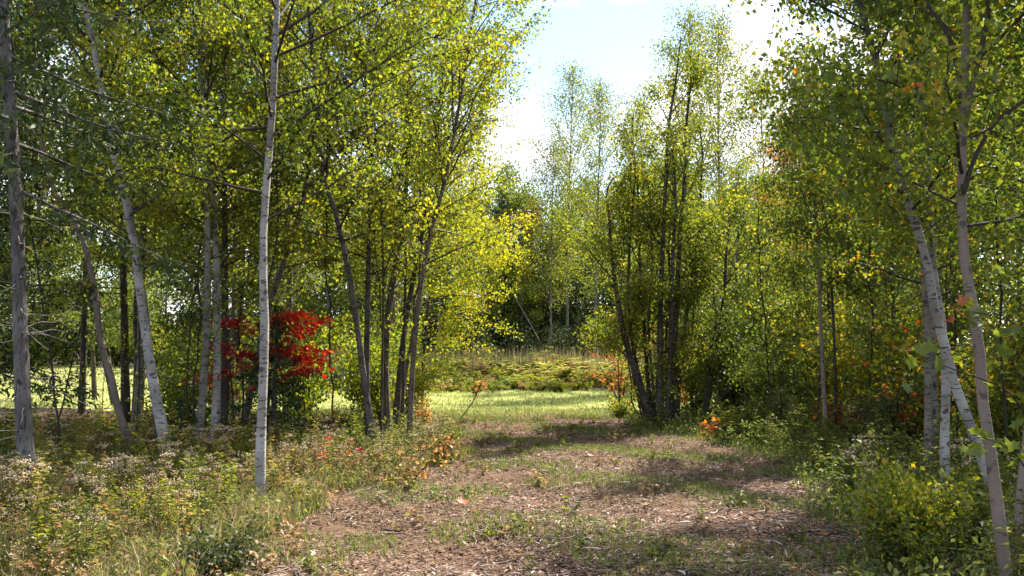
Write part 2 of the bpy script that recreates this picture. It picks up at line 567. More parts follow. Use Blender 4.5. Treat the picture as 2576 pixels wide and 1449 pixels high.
def grow(stems, nleaf, R, z0=.3, nb=26, leaf=.07, spread=.13, shape='oval', up=(15, 60), nsub=6, tone=.42, tonevar=.16, kind='kite', droop=.6, sides=9, lim=None):
    """stems: list of (points, radii) in local coordinates -> (trunk MBs, crown MB)"""
    trunks, crown = [], MB()
    tot = sum(float(np.linalg.norm(s[0][-1] - s[0][0])) for s in stems)
    for p, r in stems:
        tm = MB()
        tubes(tm, [(p, r)], sides)
        share = float(np.linalg.norm(p[-1] - p[0])) / tot
        polys, car = limbs_of(p, r, z0, R, max(4, int(nb * (share if len(stems) > 1 else 1))), shape, up, nsub, lim=lim)
        tubes(tm, [a for a in polys if len(a[0]) == 7], 5)
        tubes(tm, [a for a in polys if len(a[0]) == 4], 3)
        P, c = leaf_points(car, max(1, int(nleaf * share)), spread)
        P[:, 2] = np.maximum(P[:, 2], .05)
        rv = np.clip(tone + c * tonevar * .85 + rng.normal(size=len(P)) * tonevar * .6, 0, 1)
        rv = np.where(rng.uniform(size=len(P)) < .02, rng.uniform(.8, 1, len(P)), rv)
        sz = leaf * rng.uniform(.65, 1.25, len(P))
        (leaves if kind == 'kite' else maple_leaves)(crown, P, sz, rv, droop)
        trunks.append(tm)
    return trunks, crown


def stem_radii(r0, r1, k, flare=True):
    t = np.linspace(0, 1, k)
    r = r0 * (1 - t) ** .9 * (1 - r1 / r0) + r1
    if flare:
        r = r * (1 + .35 * np.exp(-t * k * 1.3))
    return r * (1 + rng.normal(size=k) * .03)


def px_stem(pts, H, w0, k=22, d=None, lean=0.0, topw=None):
    """stem traced in 2576 wide view coordinates from its base upwards; H total height in metres; w0 base width in view px"""
    b = gpt(*pts[0]) if d is None else at(pts[0][0], pts[0][1], d)
    D = b[1]
    P = [b]
    for (x, y) in pts[1:]:
        D2 = D + lean * (len(P)) + rng.normal() * .04
        P.append(at(x, y, D2))
    P = R3(P)
    top = P[-1]
    if top[2] < H:
        dr = norm(P[-1] - P[-2]) * .6 + R3([0, 0, .5])
        dr = norm(dr)
        n = 3
        for i in range(n):
            st = (H - top[2]) / n
            P = np.concatenate([P, [P[-1] + dr / max(dr[2], .3) * st + rng.normal(size=3) * .07]])
    r0 = w0 * S * D / FPX / 2 * .84
    pts3 = resample(P, k)
    rr = stem_radii(r0, .012, k)
    pts3[0, 2] -= .06
    e = np.array([.10, .28])[:, None]
    pts3 = np.concatenate([pts3[:1], pts3[0] * (1 - e) + pts3[1] * e, pts3[1:]])
    rr = np.concatenate([[r0 * 1.55, r0 * 1.2, r0 * 1.06], rr[1:]])
    return pts3 - b, rr, b


def plant_tree(name, label, cat, base, trunks, crown, bark, leafm, group=None, trunk_name='trunk', crown_name='crown'):
    root = link(name, None, tuple(base))
    tag(root, label, cat, group)
    for tm in trunks:
        link(trunk_name, tm.mesh(trunk_name, M[bark], True), parent=root)
    c = link(crown_name, crown.mesh(crown_name, M[leafm]), parent=root)
    return root


def traced(name, label, pts, H, w0, bark, leafm, nleaf, R, group=None, cat='tree', d=None, lean=0., more=(), forks=(), **kw):
    s0 = px_stem(pts, H, w0, d=d, lean=lean)
    base = s0[2]
    stems = [(s0[0], s0[1])]
    for (pp, hh, ww) in more:
        s = px_stem(pp, hh, ww, d=base[1] if d is not None else None, lean=lean)
        off = s[2] - base
        stems.append((s[0] + off, s[1]))
    for (pp, hh, ww) in forks:
        s = px_stem(pp, hh, ww, d=base[1])
        q = s[0] + (s[2] - base)
        q[0, 2] += .08
        stems.append((q, np.minimum(s[1], ww * S * base[1] / FPX / 2)))
    trunks, crown = grow(stems, nleaf, R, **kw)
    return plant_tree(name, label, cat, base, trunks, crown, bark, leafm, group)


# --- conifers
DEAD = []


def hang_dead(root):
    trunk = [c for c in root.children if c.name.startswith('trunk')][0]
    for q in DEAD:
        m_ = MB()
        tubes(m_, [q], 4)
        link('dead_twig', m_.mesh('dead_twig', M['deadwood'], True), parent=trunk)
    DEAD.clear()


def grow_spruce(H, R, nb=60, nleaf=9000, z0=.12, leaf=.11, r0=.1, droop=.35, dead=0, stem=None):
    k = 16
    if stem is None:
        p = np.stack([np.cumsum(rng.normal(size=k) * .01), np.cumsum(rng.normal(size=k) * .01), np.linspace(-.06, H, k)], 1)
        r = stem_radii(r0, .01, k)
    else:
        p, r = stem
        k = len(p)
    tm, crown = MB(), MB()
    tubes(tm, [(p, r)], 9)
    polys, P, RV = [], [], []
    per = max(10, nleaf // nb)
    for i in range(nb):
        t = (i + rng.uniform()) / nb
        f = z0 + (1 - z0) * t
        j = f * (k - 1)
        a = min(int(j), k - 2)
        p0 = p[a] * (1 - (j - a)) + p[a + 1] * (j - a)
        L = R * ((1 - t) ** .75 + .06) * rng.uniform(.7, 1.15)
        az = i * 2.39996 + rng.normal() * .4
        el = math.radians(-12 + 40 * t + rng.normal() * 8)
        d = R3([math.cos(az) * math.cos(el), math.sin(az) * math.cos(el), math.sin(el)])
        q = branch_line(p0, d, L, 6, -.10, .03)
        polys.append((q, np.linspace(min(r[a] * .4, .006 + .008 * L), .003, 6)))
        n = int(per * (L / R) * 1.6) + 6
        s = rng.uniform(.12, 1, n)
        jj = s * 4.999
        aa = jj.astype(int)
        c = q[aa] * (1 - (jj - aa))[:, None] + q[aa + 1] * (jj - aa)[:, None]
        side = norm(np.cross(d, [0, 0, 1.0]))
        c = c + side * (rng.normal(size=n) * .26 * L * (1.15 - s))[:, None] + R3([0, 0, -1]) * np.abs(rng.normal(size=n) * .07 * L)[:, None] * droop * 2
        P.append(c)
        RV.append(np.clip(.45 + rng.normal() * .12 + rng.normal(size=n) * .18, 0, 1))
    for i in range(dead):
        f = rng.uniform(.03, max(z0, .3))
        a = int(f * (k - 1))
        az = rng.uniform(0, 6.28)
        d = R3([math.cos(az), math.sin(az), rng.uniform(-.5, .35)])
        q = branch_line(p[a] + rng.normal(size=3) * [0, 0, .1], d, rng.uniform(.25, .9), 6, -.25, .12)
        DEAD.append((q, np.linspace(.006, .0015, 6)))
    tubes(tm, polys, 4)
    P, RV = np.concatenate(P), np.concatenate(RV)
    P[:, 2] = np.maximum(P[:, 2], .06)
    leaves(crown, P, leaf * rng.uniform(.6, 1.3, len(P)), RV, .35, .26)
    return [tm], crown


# --- shrubs: several stems from the ground
def grow_shrub(H, R, ns=8, nleaf=1500, leaf=.06, spread=.09, tone=.45, tonevar=.17, kind='kite', nsub=7, low=.12):
    tm, crown = MB(), MB()
    polys, car = [], []
    for i in range(ns):
        az = i * 2.4 + rng.normal() * .4
        rr = R * rng.uniform(.3, 1.0)
        hh = H * rng.uniform(.6, 1.05) * (1.05 - .35 * rr / R)
        t = np.linspace(0, 1, 7)[:, None]
        tip = R3([math.cos(az) * rr, math.sin(az) * rr, 0])
        p = tip * t ** 1.4 + R3([0, 0, 1.0]) * hh * t + np.cumsum(rng.normal(size=(7, 3)) * .025 * H * R3([1, 1, .4]), 0) * t
        p[0] = R3([math.cos(az), math.sin(az), 0]) * .04 + R3([0, 0, -.05])
        polys.append((p, np.linspace(.006 + .005 * H, .002, 7)))
        car.append((p[2:], hh * .5))
        for _ in range(nsub):
            s = rng.uniform(low, 1)
            a = min(int(s * 6), 5)
            q0 = p[a] * (1 - (s * 6 - a)) + p[a + 1] * (s * 6 - a)
            d = norm(rng.normal(size=3) * [1, 1, .4] + tip / max(R, .01) * .5 + R3([0, 0, .45]))
            l2 = H * rng.uniform(.15, .34)
            q = branch_line(q0, d, l2, 4, .05, .08)
            polys.append((q, np.linspace(.004, .0015, 4)))
            car.append((q, l2))
    tubes(tm, [a for a in polys if len(a[0]) == 7], 4)
    tubes(tm, [a for a in polys if len(a[0]) == 4], 3)
    P, c = leaf_points(car, nleaf, spread)
    P[:, 2] = np.maximum(P[:, 2], .03)
    rv = np.clip(tone + c * tonevar * .6 + rng.normal(size=len(P)) * tonevar, 0, 1)
    (leaves if kind == 'kite' else maple_leaves)(crown, P, leaf * rng.uniform(.65, 1.25, len(P)), rv, .35)
    return [tm], crown


# ---------- traced trees, left side
tr, cr = None, None
p, r, b = px_stem([(80, 1312), (62, 1100), (52, 850), (45, 600), (30, 350), (8, 0)], 11.5, 48, k=26)
trunks, crown = grow_spruce(11.5, 2.1, nb=70, nleaf=9000, z0=.33, leaf=.13, dead=44, stem=(p, r))
DEAD_ROOT = plant_tree('spruce_tree', 'straight spruce with rough dark grey trunk and short dead twigs', 'tree', b, trunks, crown, 'spruce_bark', 'larch')
hang_dead(DEAD_ROOT)

traced('birch_tree', 'pale birch curving to the left beside a darker slim stem', [(420, 1180), (410, 1090), (392, 1000), (372, 880), (355, 750), (335, 600), (312, 480), (282, 370), (256, 230), (236, 120)], 10.5, 33, 'birch', 'leaf_birch', 20000, 2.3, z0=.34, nb=38, nsub=9, leaf=.056, spread=.10, tone=.44)
traced('slim_tree', 'dark slim stem leaning against the curved pale birch', [(398, 1120), (385, 960), (372, 800), (345, 640), (325, 520), (303, 400), (292, 300)], 8.0, 13, 'dark', 'leaf_birch', 5000, 1.5, z0=.42, nb=20, tone=.35)
traced('leaning_tree', 'thin bare grey trunk leaning left over the green weeds', [(342, 1152), (302, 1050), (280, 950), (252, 850), (237, 720), (198, 575), (130, 470), (108, 370)], 8.5, 22, 'tan', 'leaf_green', 8000, 1.9, z0=.5, nb=22, tone=.42)
traced('birch_tree', 'slender white birch with a grey birch close beside it', [(536, 1142), (545, 1000), (546, 850), (545, 700), (540, 560), (530, 430), (520, 330), (508, 200)], 11, 25, 'birch', 'leaf_birch', 20000, 2.3, z0=.33, nb=38, nsub=9, leaf=.058, spread=.10, tone=.48)
traced('birch_tree', 'grey blotched birch hidden partly behind the slender white birch', [(490, 1160), (505, 1050), (517, 900), (522, 750), (521, 560), (515, 400)], 9.5, 26, 'greybirch', 'leaf_birch', 9000, 2.0, z0=.36, nb=26, tone=.38)
traced('birch_tree', 'white birch with sunlit edge standing alone by the path weeds', [(655, 1282), (655, 1150), (660, 1000), (666, 850), (663, 750), (662, 600), (671, 450), (684, 300), (692, 130), (697, 0)], 9.8, 30, 'birch', 'leaf_yellow', 27000, 2.7, z0=.36, nb=44, nsub=11, leaf=.050, spread=.085, tone=.36, up=(26, 62))
traced('leaning_tree', 'grey trunk leaning right behind the sunlit white birch', [(605, 1112), (632, 980), (662, 830), (700, 700), (738, 590), (770, 470)], 8, 24, 'greybirch', 'leaf_birch', 8000, 1.9, z0=.42, nb=22, tone=.45)
traced('slim_tree', 'slim dark tree behind the red maple sapling', [(565, 1085), (580, 900), (604, 800), (614, 600), (622, 420)], 8.5, 18, 'dark', 'leaf_birch', 8000, 2.0, z0=.36, nb=24, tone=.42)

# the group of slim birches at the left edge of the path
G1 = 'slim birches standing close together at the path edge'
clump = [
    ('dark birch with a split trunk base, outermost toward the red sapling', [(948, 1160), (930, 1050), (915, 950), (896, 800), (872, 660), (846, 540), (815, 430)], 9.5, 24, 'oldbirch'),
    ('dark straight birch behind the split-based one', [(928, 1120), (922, 950), (923, 850), (926, 700), (930, 540), (928, 380)], 9, 23, 'oldbirch'),
    ('thickest brown-grey birch in the middle of the slim clump', [(976, 1090), (969, 950), (971, 850), (981, 750), (1000, 640), (1016, 520), (1028, 380)], 10, 27, 'brown'),
    ('dark birch with one sunlit white edge beside the thickest stem', [(992, 1092), (1005, 950), (1015, 850), (1031, 750), (1052, 640), (1075, 520)], 9.5, 22, 'oldbirch'),
    ('thin birch with a bright edge half hidden in the slim clump', [(1003, 1075), (1018, 950), (1032, 880), (1044, 800), (1080, 580), (1100, 470)], 8.5, 15, 'brown'),
    ('slender curved birch nearest the mown lawn in its clump', [(1030, 1135), (1034, 1000), (1044, 850), (1055, 750), (1070, 650), (1090, 560), (1125, 430)], 9, 19, 'brown'),
]
clump += [('thin dark stem rising between the split-based and thickest birches', [(958, 1120), (962, 900), (964, 700), (960, 560), (955, 430)], 7.5, 9, 'dark'),
          ('thin dark stem crossing behind the sunlit-edged birch', [(1012, 1100), (1016, 900), (1020, 700), (1022, 560)], 7.5, 11, 'dark')]
for i, (lab, pts, H, w, bark) in enumerate(clump):
    traced('birch_tree', lab, pts, H, w * .9, bark, 'leaf_yellow' if i % 2 else 'leaf_birch', 11500 if i < 6 else 4000, 2.3, z0=.38, nb=34, nsub=9, leaf=.06, spread=.10, tone=.48, up=(22, 60), group=G1)

# ---------- right clump
traced('clump_birch', 'old multi-stemmed birch clump with dark scarred trunks at the path end',
       [(1648, 1070), (1620, 1000), (1596, 930), (1572, 850), (1552, 740), (1540, 650), (1534, 580)], 5.3, 25, 'oldbirch', 'leaf_birch', 36000, 1.6, z0=.20, nb=130, tone=.44, nsub=5, up=(28, 66), spread=.12, leaf=.065,
       more=[([(1644, 1068), (1612, 960), (1590, 860), (1580, 740), (1584, 620), (1592, 500)], 6.4, 13), ([(1662, 1072), (1660, 900), (1662, 750), (1668, 600), (1676, 440)], 8.3, 22),
             ([(1690, 1070), (1694, 900), (1704, 750), (1710, 600), (1722, 460)], 7.9, 23),
             ([(1678, 1074), (1684, 930), (1688, 800), (1694, 620), (1700, 520)], 6.2, 19),
             ([(1704, 1068), (1708, 940), (1724, 820), (1742, 690), (1760, 560)], 6.6, 15),
             ([(1640, 1066), (1630, 960), (1622, 840), (1612, 700), (1604, 560)], 6.6, 14),
             ([(1630, 1062), (1600, 980), (1585, 900), (1560, 780), (1570, 640)], 5.5, 9),
             ([(1650, 1068), (1640, 940), (1632, 820), (1640, 680)], 5.5, 9),
             ([(1618, 1060), (1604, 1000), (1597, 940), (1600, 860)], 3.6, 6), ([(1700, 1066), (1712, 960), (1738, 860), (1745, 780)], 4.2, 7), ([(1660, 1066), (1652, 960), (1668, 860), (1660, 740)], 5, 8), ([(1685, 1068), (1678, 960), (1676, 860), (1684, 700)], 5.6, 9), ([(1612, 1058), (1590, 1010), (1588, 960), (1578, 900)], 2.6, 5)])
traced('crooked_tree', 'crooked dark alder with an arching low limb right of the birch clump', [(1768, 1068), (1785, 960), (1776, 880), (1802, 860), (1822, 740), (1826, 650)], 4.6, 20, 'dark', 'leaf_green', 7000, 1.3, z0=.35, nb=30, tone=.36,
       more=[([(1775, 1062), (1808, 1010), (1835, 982), (1882, 964), (1925, 972), (1960, 930)], 2.6, 18), ([(1772, 1066), (1780, 900), (1745, 830), (1750, 700)], 4.0, 8)])
traced('slim_tree', 'slim brown pole tree right of the crooked alder', [(2080, 1132), (2071, 950), (2066, 850), (2060, 700), (2055, 560), (2048, 480)], 6.5, 15, 'tan', 'leaf_shade', 7000, 1.4, z0=.45, nb=24, tone=.42)
traced('slim_tree', 'thinner dark pole tree paired with the slim brown one', [(2098, 1122), (2101, 950), (2096, 800), (2090, 700), (2084, 600)], 5.5, 10, 'dark', 'leaf_shade', 5000, 1.3, z0=.45, nb=20, tone=.42)

# ---------- right foreground birches
traced('birch_tree', 'mottled white birch leaning left out of the undergrowth', [(2535, 1345), (2482, 1185), (2440, 1070), (2402, 970), (2371, 850), (2347, 760), (2331, 650), (2303, 560), (2262, 440)], 7.0, 33, 'birch', 'leaf_shade', 16000, 1.35, z0=.42, nb=40, tone=.46, leaf=.056, spread=.15)
traced('birch_tree', 'upright white birch growing behind the yellow-green bush', [(2378, 1272), (2376, 1100), (2379, 1000), (2374, 850), (2356, 740), (2341, 600), (2335, 450)], 8, 28, 'birch', 'leaf_shade', 17000, 1.6, z0=.36, nb=40, tone=.46, leaf=.058, spread=.15)
traced('birch_tree', 'tan smooth-barked tree with a kinked trunk and forked dark limbs', [(2540, 1520), (2508, 1270), (2487, 1100), (2471, 1000), (2461, 850), (2441, 745), (2426, 650), (2419, 540), (2421, 400), (2424, 250)], 6.6, 37, 'tan', 'leaf_shade', 21000, 1.35, z0=.40, nb=44, tone=.46, leaf=.052, spread=.15,
       forks=[([(2422, 330), (2440, 240), (2468, 120), (2490, 0)], 6.3, 17), ([(2424, 470), (2460, 380), (2510, 300), (2590, 240)], 4.9, 13), ([(2421, 300), (2405, 150), (2370, 60), (2330, 0)], 6.3, 13)])
traced('birch_tree', 'dull grey twin-stemmed birch behind the upright white one', [(2334, 1192), (2335, 1000), (2331, 800), (2320, 640), (2310, 500)], 7.5, 24, 'greybirch', 'leaf_shade', 15000, 1.8, z0=.34, nb=36, tone=.44, leaf=.06,
       more=[([(2356, 1185), (2352, 1000), (2345, 800), (2345, 640)], 8, 18)])
traced('leaning_tree', 'plain grey trunk at the very edge beside the kinked tan tree', [(2552, 1440), (2562, 1300), (2578, 1150), (2600, 950), (2620, 700)], 7.5, 27, 'tan', 'leaf_shade', 9000, 1.9, z0=.42, nb=26, tone=.40)

# ---------- prototypes reused with shared meshes
def proto(fn):
    trunks, crown = fn()
    return trunks, crown


def straight(H, r0, k=16, lean=.25):
    d = rng.normal(size=2) * lean
    t = np.linspace(0, 1, k)
    p = np.stack([d[0] * t ** 1.5 + np.cumsum(rng.normal(size=k) * .025), d[1] * t ** 1.5 + np.cumsum(rng.normal(size=k) * .025), -.08 + t * (H + .08)], 1)
    return p, stem_radii(r0, .01, k)


class Kind:
    def __init__(self, name, label, cat, group, trunks, crown, bark, leafm, tn='trunk', cn='crown'):
        self.name, self.label, self.cat, self.group, self.tn, self.cn = name, label, cat, group, tn, cn
        self.tm = [t.mesh(tn, M[bark], True) for t in trunks]
        self.cm = crown.mesh(cn, M[leafm])

    def put(self, x, y, s=1.0, rz=None, label=None, group=None, z=0.):
        o = link(self.name, None, (x, y, float(hz(x, y)) + z), rz=rng.uniform(0, 6.28) if rz is None else rz, scale=s)
        tag(o, label or self.label, self.cat, group or self.group)
        for t in self.tm:
            link(self.tn, t, parent=o)
        link(self.cn, self.cm, parent=o)
        return o


def far_tree(H, r0, R, n, **kw):
    return grow([straight(H, r0)], n, R, **kw)


gL, gR, gF = 'trees filling the wood on the left', 'trees filling the wood on the right', 'trees along the far edge of the meadow'
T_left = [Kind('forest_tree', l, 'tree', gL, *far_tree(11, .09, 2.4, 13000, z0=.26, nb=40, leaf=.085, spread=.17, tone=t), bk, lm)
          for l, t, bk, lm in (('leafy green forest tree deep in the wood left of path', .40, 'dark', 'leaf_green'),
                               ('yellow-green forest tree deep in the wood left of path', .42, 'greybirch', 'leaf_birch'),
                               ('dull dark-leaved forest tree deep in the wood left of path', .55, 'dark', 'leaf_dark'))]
T_right = [Kind('forest_tree', l, 'tree', gR, *far_tree(9.5, .085, 2.2, 13000, z0=.16, nb=40, leaf=.08, spread=.16, tone=t), bk, lm)
           for l, t, bk, lm in (('leafy green forest tree in the wood right of path', .45, 'dark', 'leaf_green'),
                                ('green and orange flecked tree in the wood right of path', .45, 'dark', 'leaf_shade'),
                                ('yellow-green forest tree in the wood right of path', .40, 'greybirch', 'leaf_birch'))]
T_far = [Kind('meadow_edge_tree', l, 'tree', gF, *far_tree(H, .13, R, n, z0=z0, nb=46, leaf=.15, spread=.28, tone=t), bk, lm)
         for l, t, bk, lm, H, R, n, z0 in (('yellow-green birch crown beyond the meadow', .45, 'birch', 'leaf_yellow', 11, 2.6, 9000, .2),
                                           ('green leafy tree beyond the meadow', .5, 'greybirch', 'leaf_green', 11, 3.0, 9000, .12),
                                           ('red-topped maple beyond the meadow', .45, 'dark', 'leaf_rust', 10, 2.2, 5200, .35))]
T_poplar = Kind('tall_poplar', 'tall thin-leaved poplar rising behind the birch clump against the sky', 'tree', 'thin-leaved poplars against the sky', *far_tree(15, .075, 2.9, 9500, z0=.26, nb=56, leaf=.10, spread=.26, tone=.45, up=(35, 72)), 'greybirch', 'leaf_birch')
T_larch = Kind('forest_conifer', 'dusky soft-needled conifer in the left wood', 'tree', 'conifers in the left wood', *grow_spruce(10, 2.6, 80, 12000, .16, .13, .1), 'dark', 'larch')
T_spruce = Kind('meadow_edge_spruce', 'dark spruce standing among the trees beyond the meadow', 'tree', 'spruces along the far edge of the meadow', *grow_spruce(10, 2.2, 70, 8000, .05, .22, .13), 'dark', 'needle')
B_left = [Kind('understory_bush', l, 'bush', 'bushes under the left trees', *grow_shrub(2.6, 1.2, 10, 4200, .075, .13, t), 'dark', lm, 'stem', 'foliage')
          for l, t, lm in (('bright green bush under the trees left of path', .5, 'leaf_green'), ('yellow-green bush under the trees left of path', .45, 'leaf_birch'), ('sunlit yellow bush under the trees left of path', .35, 'leaf_yellow'))]
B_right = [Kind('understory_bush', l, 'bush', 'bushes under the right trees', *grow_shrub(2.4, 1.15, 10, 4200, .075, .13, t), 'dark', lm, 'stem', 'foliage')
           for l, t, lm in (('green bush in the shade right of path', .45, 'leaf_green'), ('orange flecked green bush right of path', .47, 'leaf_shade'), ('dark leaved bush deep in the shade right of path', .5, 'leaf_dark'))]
B_far = [Kind('meadow_bush', l, 'bush', 'bushes at the far side of the meadow', *grow_shrub(2.3, 1.5, 9, 2600, .13, .2, t), 'dark', lm, 'stem', 'foliage')
         for l, t, lm in (('dark rounded bush at the far meadow edge', .4, 'leaf_dark'), ('light green bush at the far meadow edge', .5, 'leaf_green'), ('rusty brown bush at the far meadow edge', .35, 'leaf_rust'))]

# left wood: each (x, y, kind, scale, where it stands)
for x, y, k, s, w in [(-9.4, 14.5, 2, 1.0, 'behind the rough grey spruce trunk'), (-7.3, 17.6, 1, 1.05, 'behind the thin bare leaning trunk'), (-11.6, 19.5, 0, 1.0, 'between the grey spruce trunk and the left field'),
                      (-5.0, 20.2, 1, .95, 'behind the scarlet maple'), (-9.2, 22.2, 0, 1.1, 'behind the dark trunks by the left field'), (-13.8, 23.8, 1, 1.0, 'at the near edge of the left field'),
                      (-6.6, 24.0, 2, 1.1, 'deep behind the paired white and grey birches'), (-5.7, 18.6, 1, .9, 'just behind the slender white birch'), (-4.7, 15.0, 0, .85, 'between the scarlet maple and the grey birch'),
                      (-3.2, 24.6, 1, .95, 'behind the slim birch clump')]:
    T_left[k].put(x, y, s, label=['leafy green tree ', 'yellow-green tree ', 'dull dark-leaved tree '][k] + w)
for x, y, s, w in [(-8.6, 13.4, 1.0, 'right of the rough grey spruce trunk'), (-10.8, 17.2, 1.05, 'hanging low over the left field edge'), (-6.5, 21.4, .85, 'behind the curved pale birch')]:
    T_larch.put(x, y, s, label='dusky soft-needled conifer ' + w)
for x, y, k, s, w in [(-4.3, 18.5, 2, 1.05, 'right behind the scarlet maple'), (-5.6, 16.6, 0, .9, 'between the white birch pair and the sunlit birch'), (-3.4, 20.6, 2, 1.1, 'seen between the scarlet maple and slim birch clump'), (-5.1, 22.6, 1, 1.1, 'behind the small dark spruce'),
                      (-7.4, 20.0, 0, 1.1, 'beside the curved pale birch'), (-2.75, 19.2, 2, .95, 'just left of the slim birch clump'), (-6.9, 22.2, 1, 1.1, 'between the curved birch and the white pair'), (-3.6, 25.0, 2, 1.2, 'behind the black tub'),
                      (-2.6, 22.8, 1, .9, 'behind the slim birch clump'), (-8.9, 24.6, 1, 1.0, 'at the edge of the left field')]:
    B_left[k].put(x, y, s, label=['bright green bush ', 'yellow-green bush ', 'sunlit yellow bush '][k] + w)
for i, x in enumerate(np.linspace(-52, -13, 17)):
    T_far[i % 2].put(x + rng.normal(), 65 + rng.uniform(0, 7), rng.uniform(.9, 1.25), label=['yellow-green birch at the far side of the left field', 'green leafy tree at the far side of the left field'][i % 2], group='trees beyond the left field')
for i, x in enumerate(np.linspace(-48, -12, 24)):
    B_far[i % 2].put(x + rng.normal() * .4, 63 + rng.uniform(-1, 1.5), rng.uniform(1.4, 2.2), label=['dark bush at the far side of the left field', 'light green bush at the far side of the left field'][i % 2], group='bushes beyond the left field')

# right wood
for x, y, k, s, w in [(6.9, 19.8, 1, .66, 'behind the slim pole trees'), (5.6, 22.8, 2, .66, 'behind the crooked alder'), (8.4, 17.2, 0, .82, 'behind the dull twin-stemmed birch'), (9.7, 20.5, 2, 1.0, 'deep behind the white birches'),
                      (7.8, 24.0, 2, .74, 'deep behind the slim pole trees'), (11.2, 18.0, 1, .95, 'far behind the kinked tan tree'), (6.7, 16.0, 1, .66, 'between the pole trees and the white birches'), (8.6, 13.6, 0, .9, 'close behind the kinked tan tree'),
                      (12.5, 22.0, 0, 1.0, 'deepest in the right-hand shade'), (7.3, 11.8, 1, .82, 'beside the plain grey edge trunk'), (6.6, 27.0, 0, .68, 'behind the birch clump'), (10.2, 26.0, 1, .9, 'furthest back behind the pole trees')]:
    T_right[k].put(x, y, s, label=['leafy green tree ', 'orange flecked tree ', 'yellow-green tree '][k] + w)
for x, y, k, s, w in [(5.3, 17.7, 0, .95, 'under the slim pole trees'), (6.4, 15.2, 1, .9, 'right of the slim pole trees'), (7.2, 13.4, 1, .85, 'behind the dull twin-stemmed birch'), (8.4, 15.5, 0, .9, 'deep between the white birches'), (6.0, 19.4, 0, 1.05, 'behind the thinner pole tree'),
                      (7.6, 17.4, 1, 1.1, 'deep behind the pole trees'), (5.5, 13.4, 2, .55, 'at the path edge below the pole trees'), (6.5, 12.0, 1, .62, 'beside the dull twin-stemmed birch'), (7.6, 10.6, 0, .7, 'behind the leaning mottled birch'), (6.6, 9.6, 1, .6, 'between leaning birch and kinked tan tree'),
                      (9.0, 12.6, 2, .9, 'in the dark behind the kinked tan tree'), (5.0, 20.6, 0, 1.1, 'behind the crooked alder'), (4.5, 22.4, 1, 1.15, 'behind the clump birch'), (3.6, 23.2, 0, .8, 'between the clump birch and the lawn'), (6.2, 23.2, 0, 1.2, 'behind the arching low limb'), (4.7, 15.9, 2, .45, 'low at the path edge near the bright red seedling')]:
    B_right[k].put(x, y, s, label=['green bush ', 'orange flecked green bush ', 'dark leaved bush '][k] + w)
for x, y, k, s, w in [(8.4, 29.5, 2, .78, 'behind the orange flecked bushes'), (10.8, 30.5, 2, .95, 'in the back row behind the pole trees'), (13.0, 28.0, 0, 1.1, 'in the back row behind the white birches'), (15.4, 25.0, 1, 1.05, 'in the back row behind the kinked tan tree'), (13.4, 33.0, 1, 1.15, 'in the far back row behind the white birches'), (17.0, 30.0, 0, 1.15, 'in the far back row behind the kinked tan tree'), (10.0, 34.5, 0, .85, 'below the poplars behind the pole trees'), (19.5, 33.0, 2, 1.1, 'furthest back behind the plain edge trunk')]:
    T_right[k].put(x, y, s, label=['leafy green tree ', 'orange flecked tree ', 'yellow-green tree '][k] + w)
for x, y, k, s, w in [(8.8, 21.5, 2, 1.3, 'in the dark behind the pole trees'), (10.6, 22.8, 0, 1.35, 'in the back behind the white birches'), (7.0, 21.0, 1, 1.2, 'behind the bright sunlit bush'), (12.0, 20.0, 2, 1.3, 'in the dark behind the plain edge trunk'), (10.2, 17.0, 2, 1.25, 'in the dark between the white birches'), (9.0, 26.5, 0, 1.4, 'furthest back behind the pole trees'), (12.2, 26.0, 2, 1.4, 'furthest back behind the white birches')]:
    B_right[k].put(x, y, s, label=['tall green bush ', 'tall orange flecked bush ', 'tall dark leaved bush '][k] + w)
# more trees of the wood, unseen, added outside the frame to shade the path
for x, y, k, s in [(5.6, 4.6, 1, .62), (7.8, 7.4, 0, .8), (9.4, 11.6, 0, .95)]:
    T_right[k].put(x, y, s, label='unseen leafy tree added beside the kinked tan tree to shade the path', group='unseen trees added for shade')

SAP = [Kind('thin_sapling', 'thin dark sapling', 'sapling', 'thin saplings', *grow([straight(H_, .017, 14, .5)], 420, .8, z0=.3, nb=16, nsub=4, leaf=.06, spread=.10, tone=.5), 'dark', m_, 'stem', 'foliage') for H_, m_ in ((4.2, 'leaf_birch'), (3.4, 'leaf_green'), (4.8, 'leaf_yellow'))]
for i, (x, y) in enumerate([(-6.2, 12.6), (-4.6, 13.4), (-3.6, 13.0), (-7.2, 14.2), (-5.2, 14.6), (-3.0, 15.2), (-2.2, 16.2), (-8.4, 15.6), (-1.7, 15.0), (-6.6, 16.0), (-4.3, 16.2)]):
    SAP[i % 3].put(x, y, rng.uniform(.8, 1.1), label=['thin sapling with yellow-green leaves in the wood left of path', 'thin sapling with green leaves in the wood left of path', 'tall thin sapling with yellowing leaves in the wood left of path'][i % 3], group='thin saplings in the left wood')
for i, (x, y) in enumerate([(4.9, 17.0), (5.9, 14.6), (6.4, 13.0), (5.4, 16.0), (4.2, 18.6), (7.0, 14.6), (6.2, 11.4), (7.6, 12.4)]):
    SAP[i % 3].put(x, y, rng.uniform(.8, 1.1), label=['thin sapling with yellow-green leaves in the wood right of path', 'thin sapling with green leaves in the wood right of path', 'tall thin sapling with yellowing leaves in the wood right of path'][i % 3], group='thin saplings in the right wood')
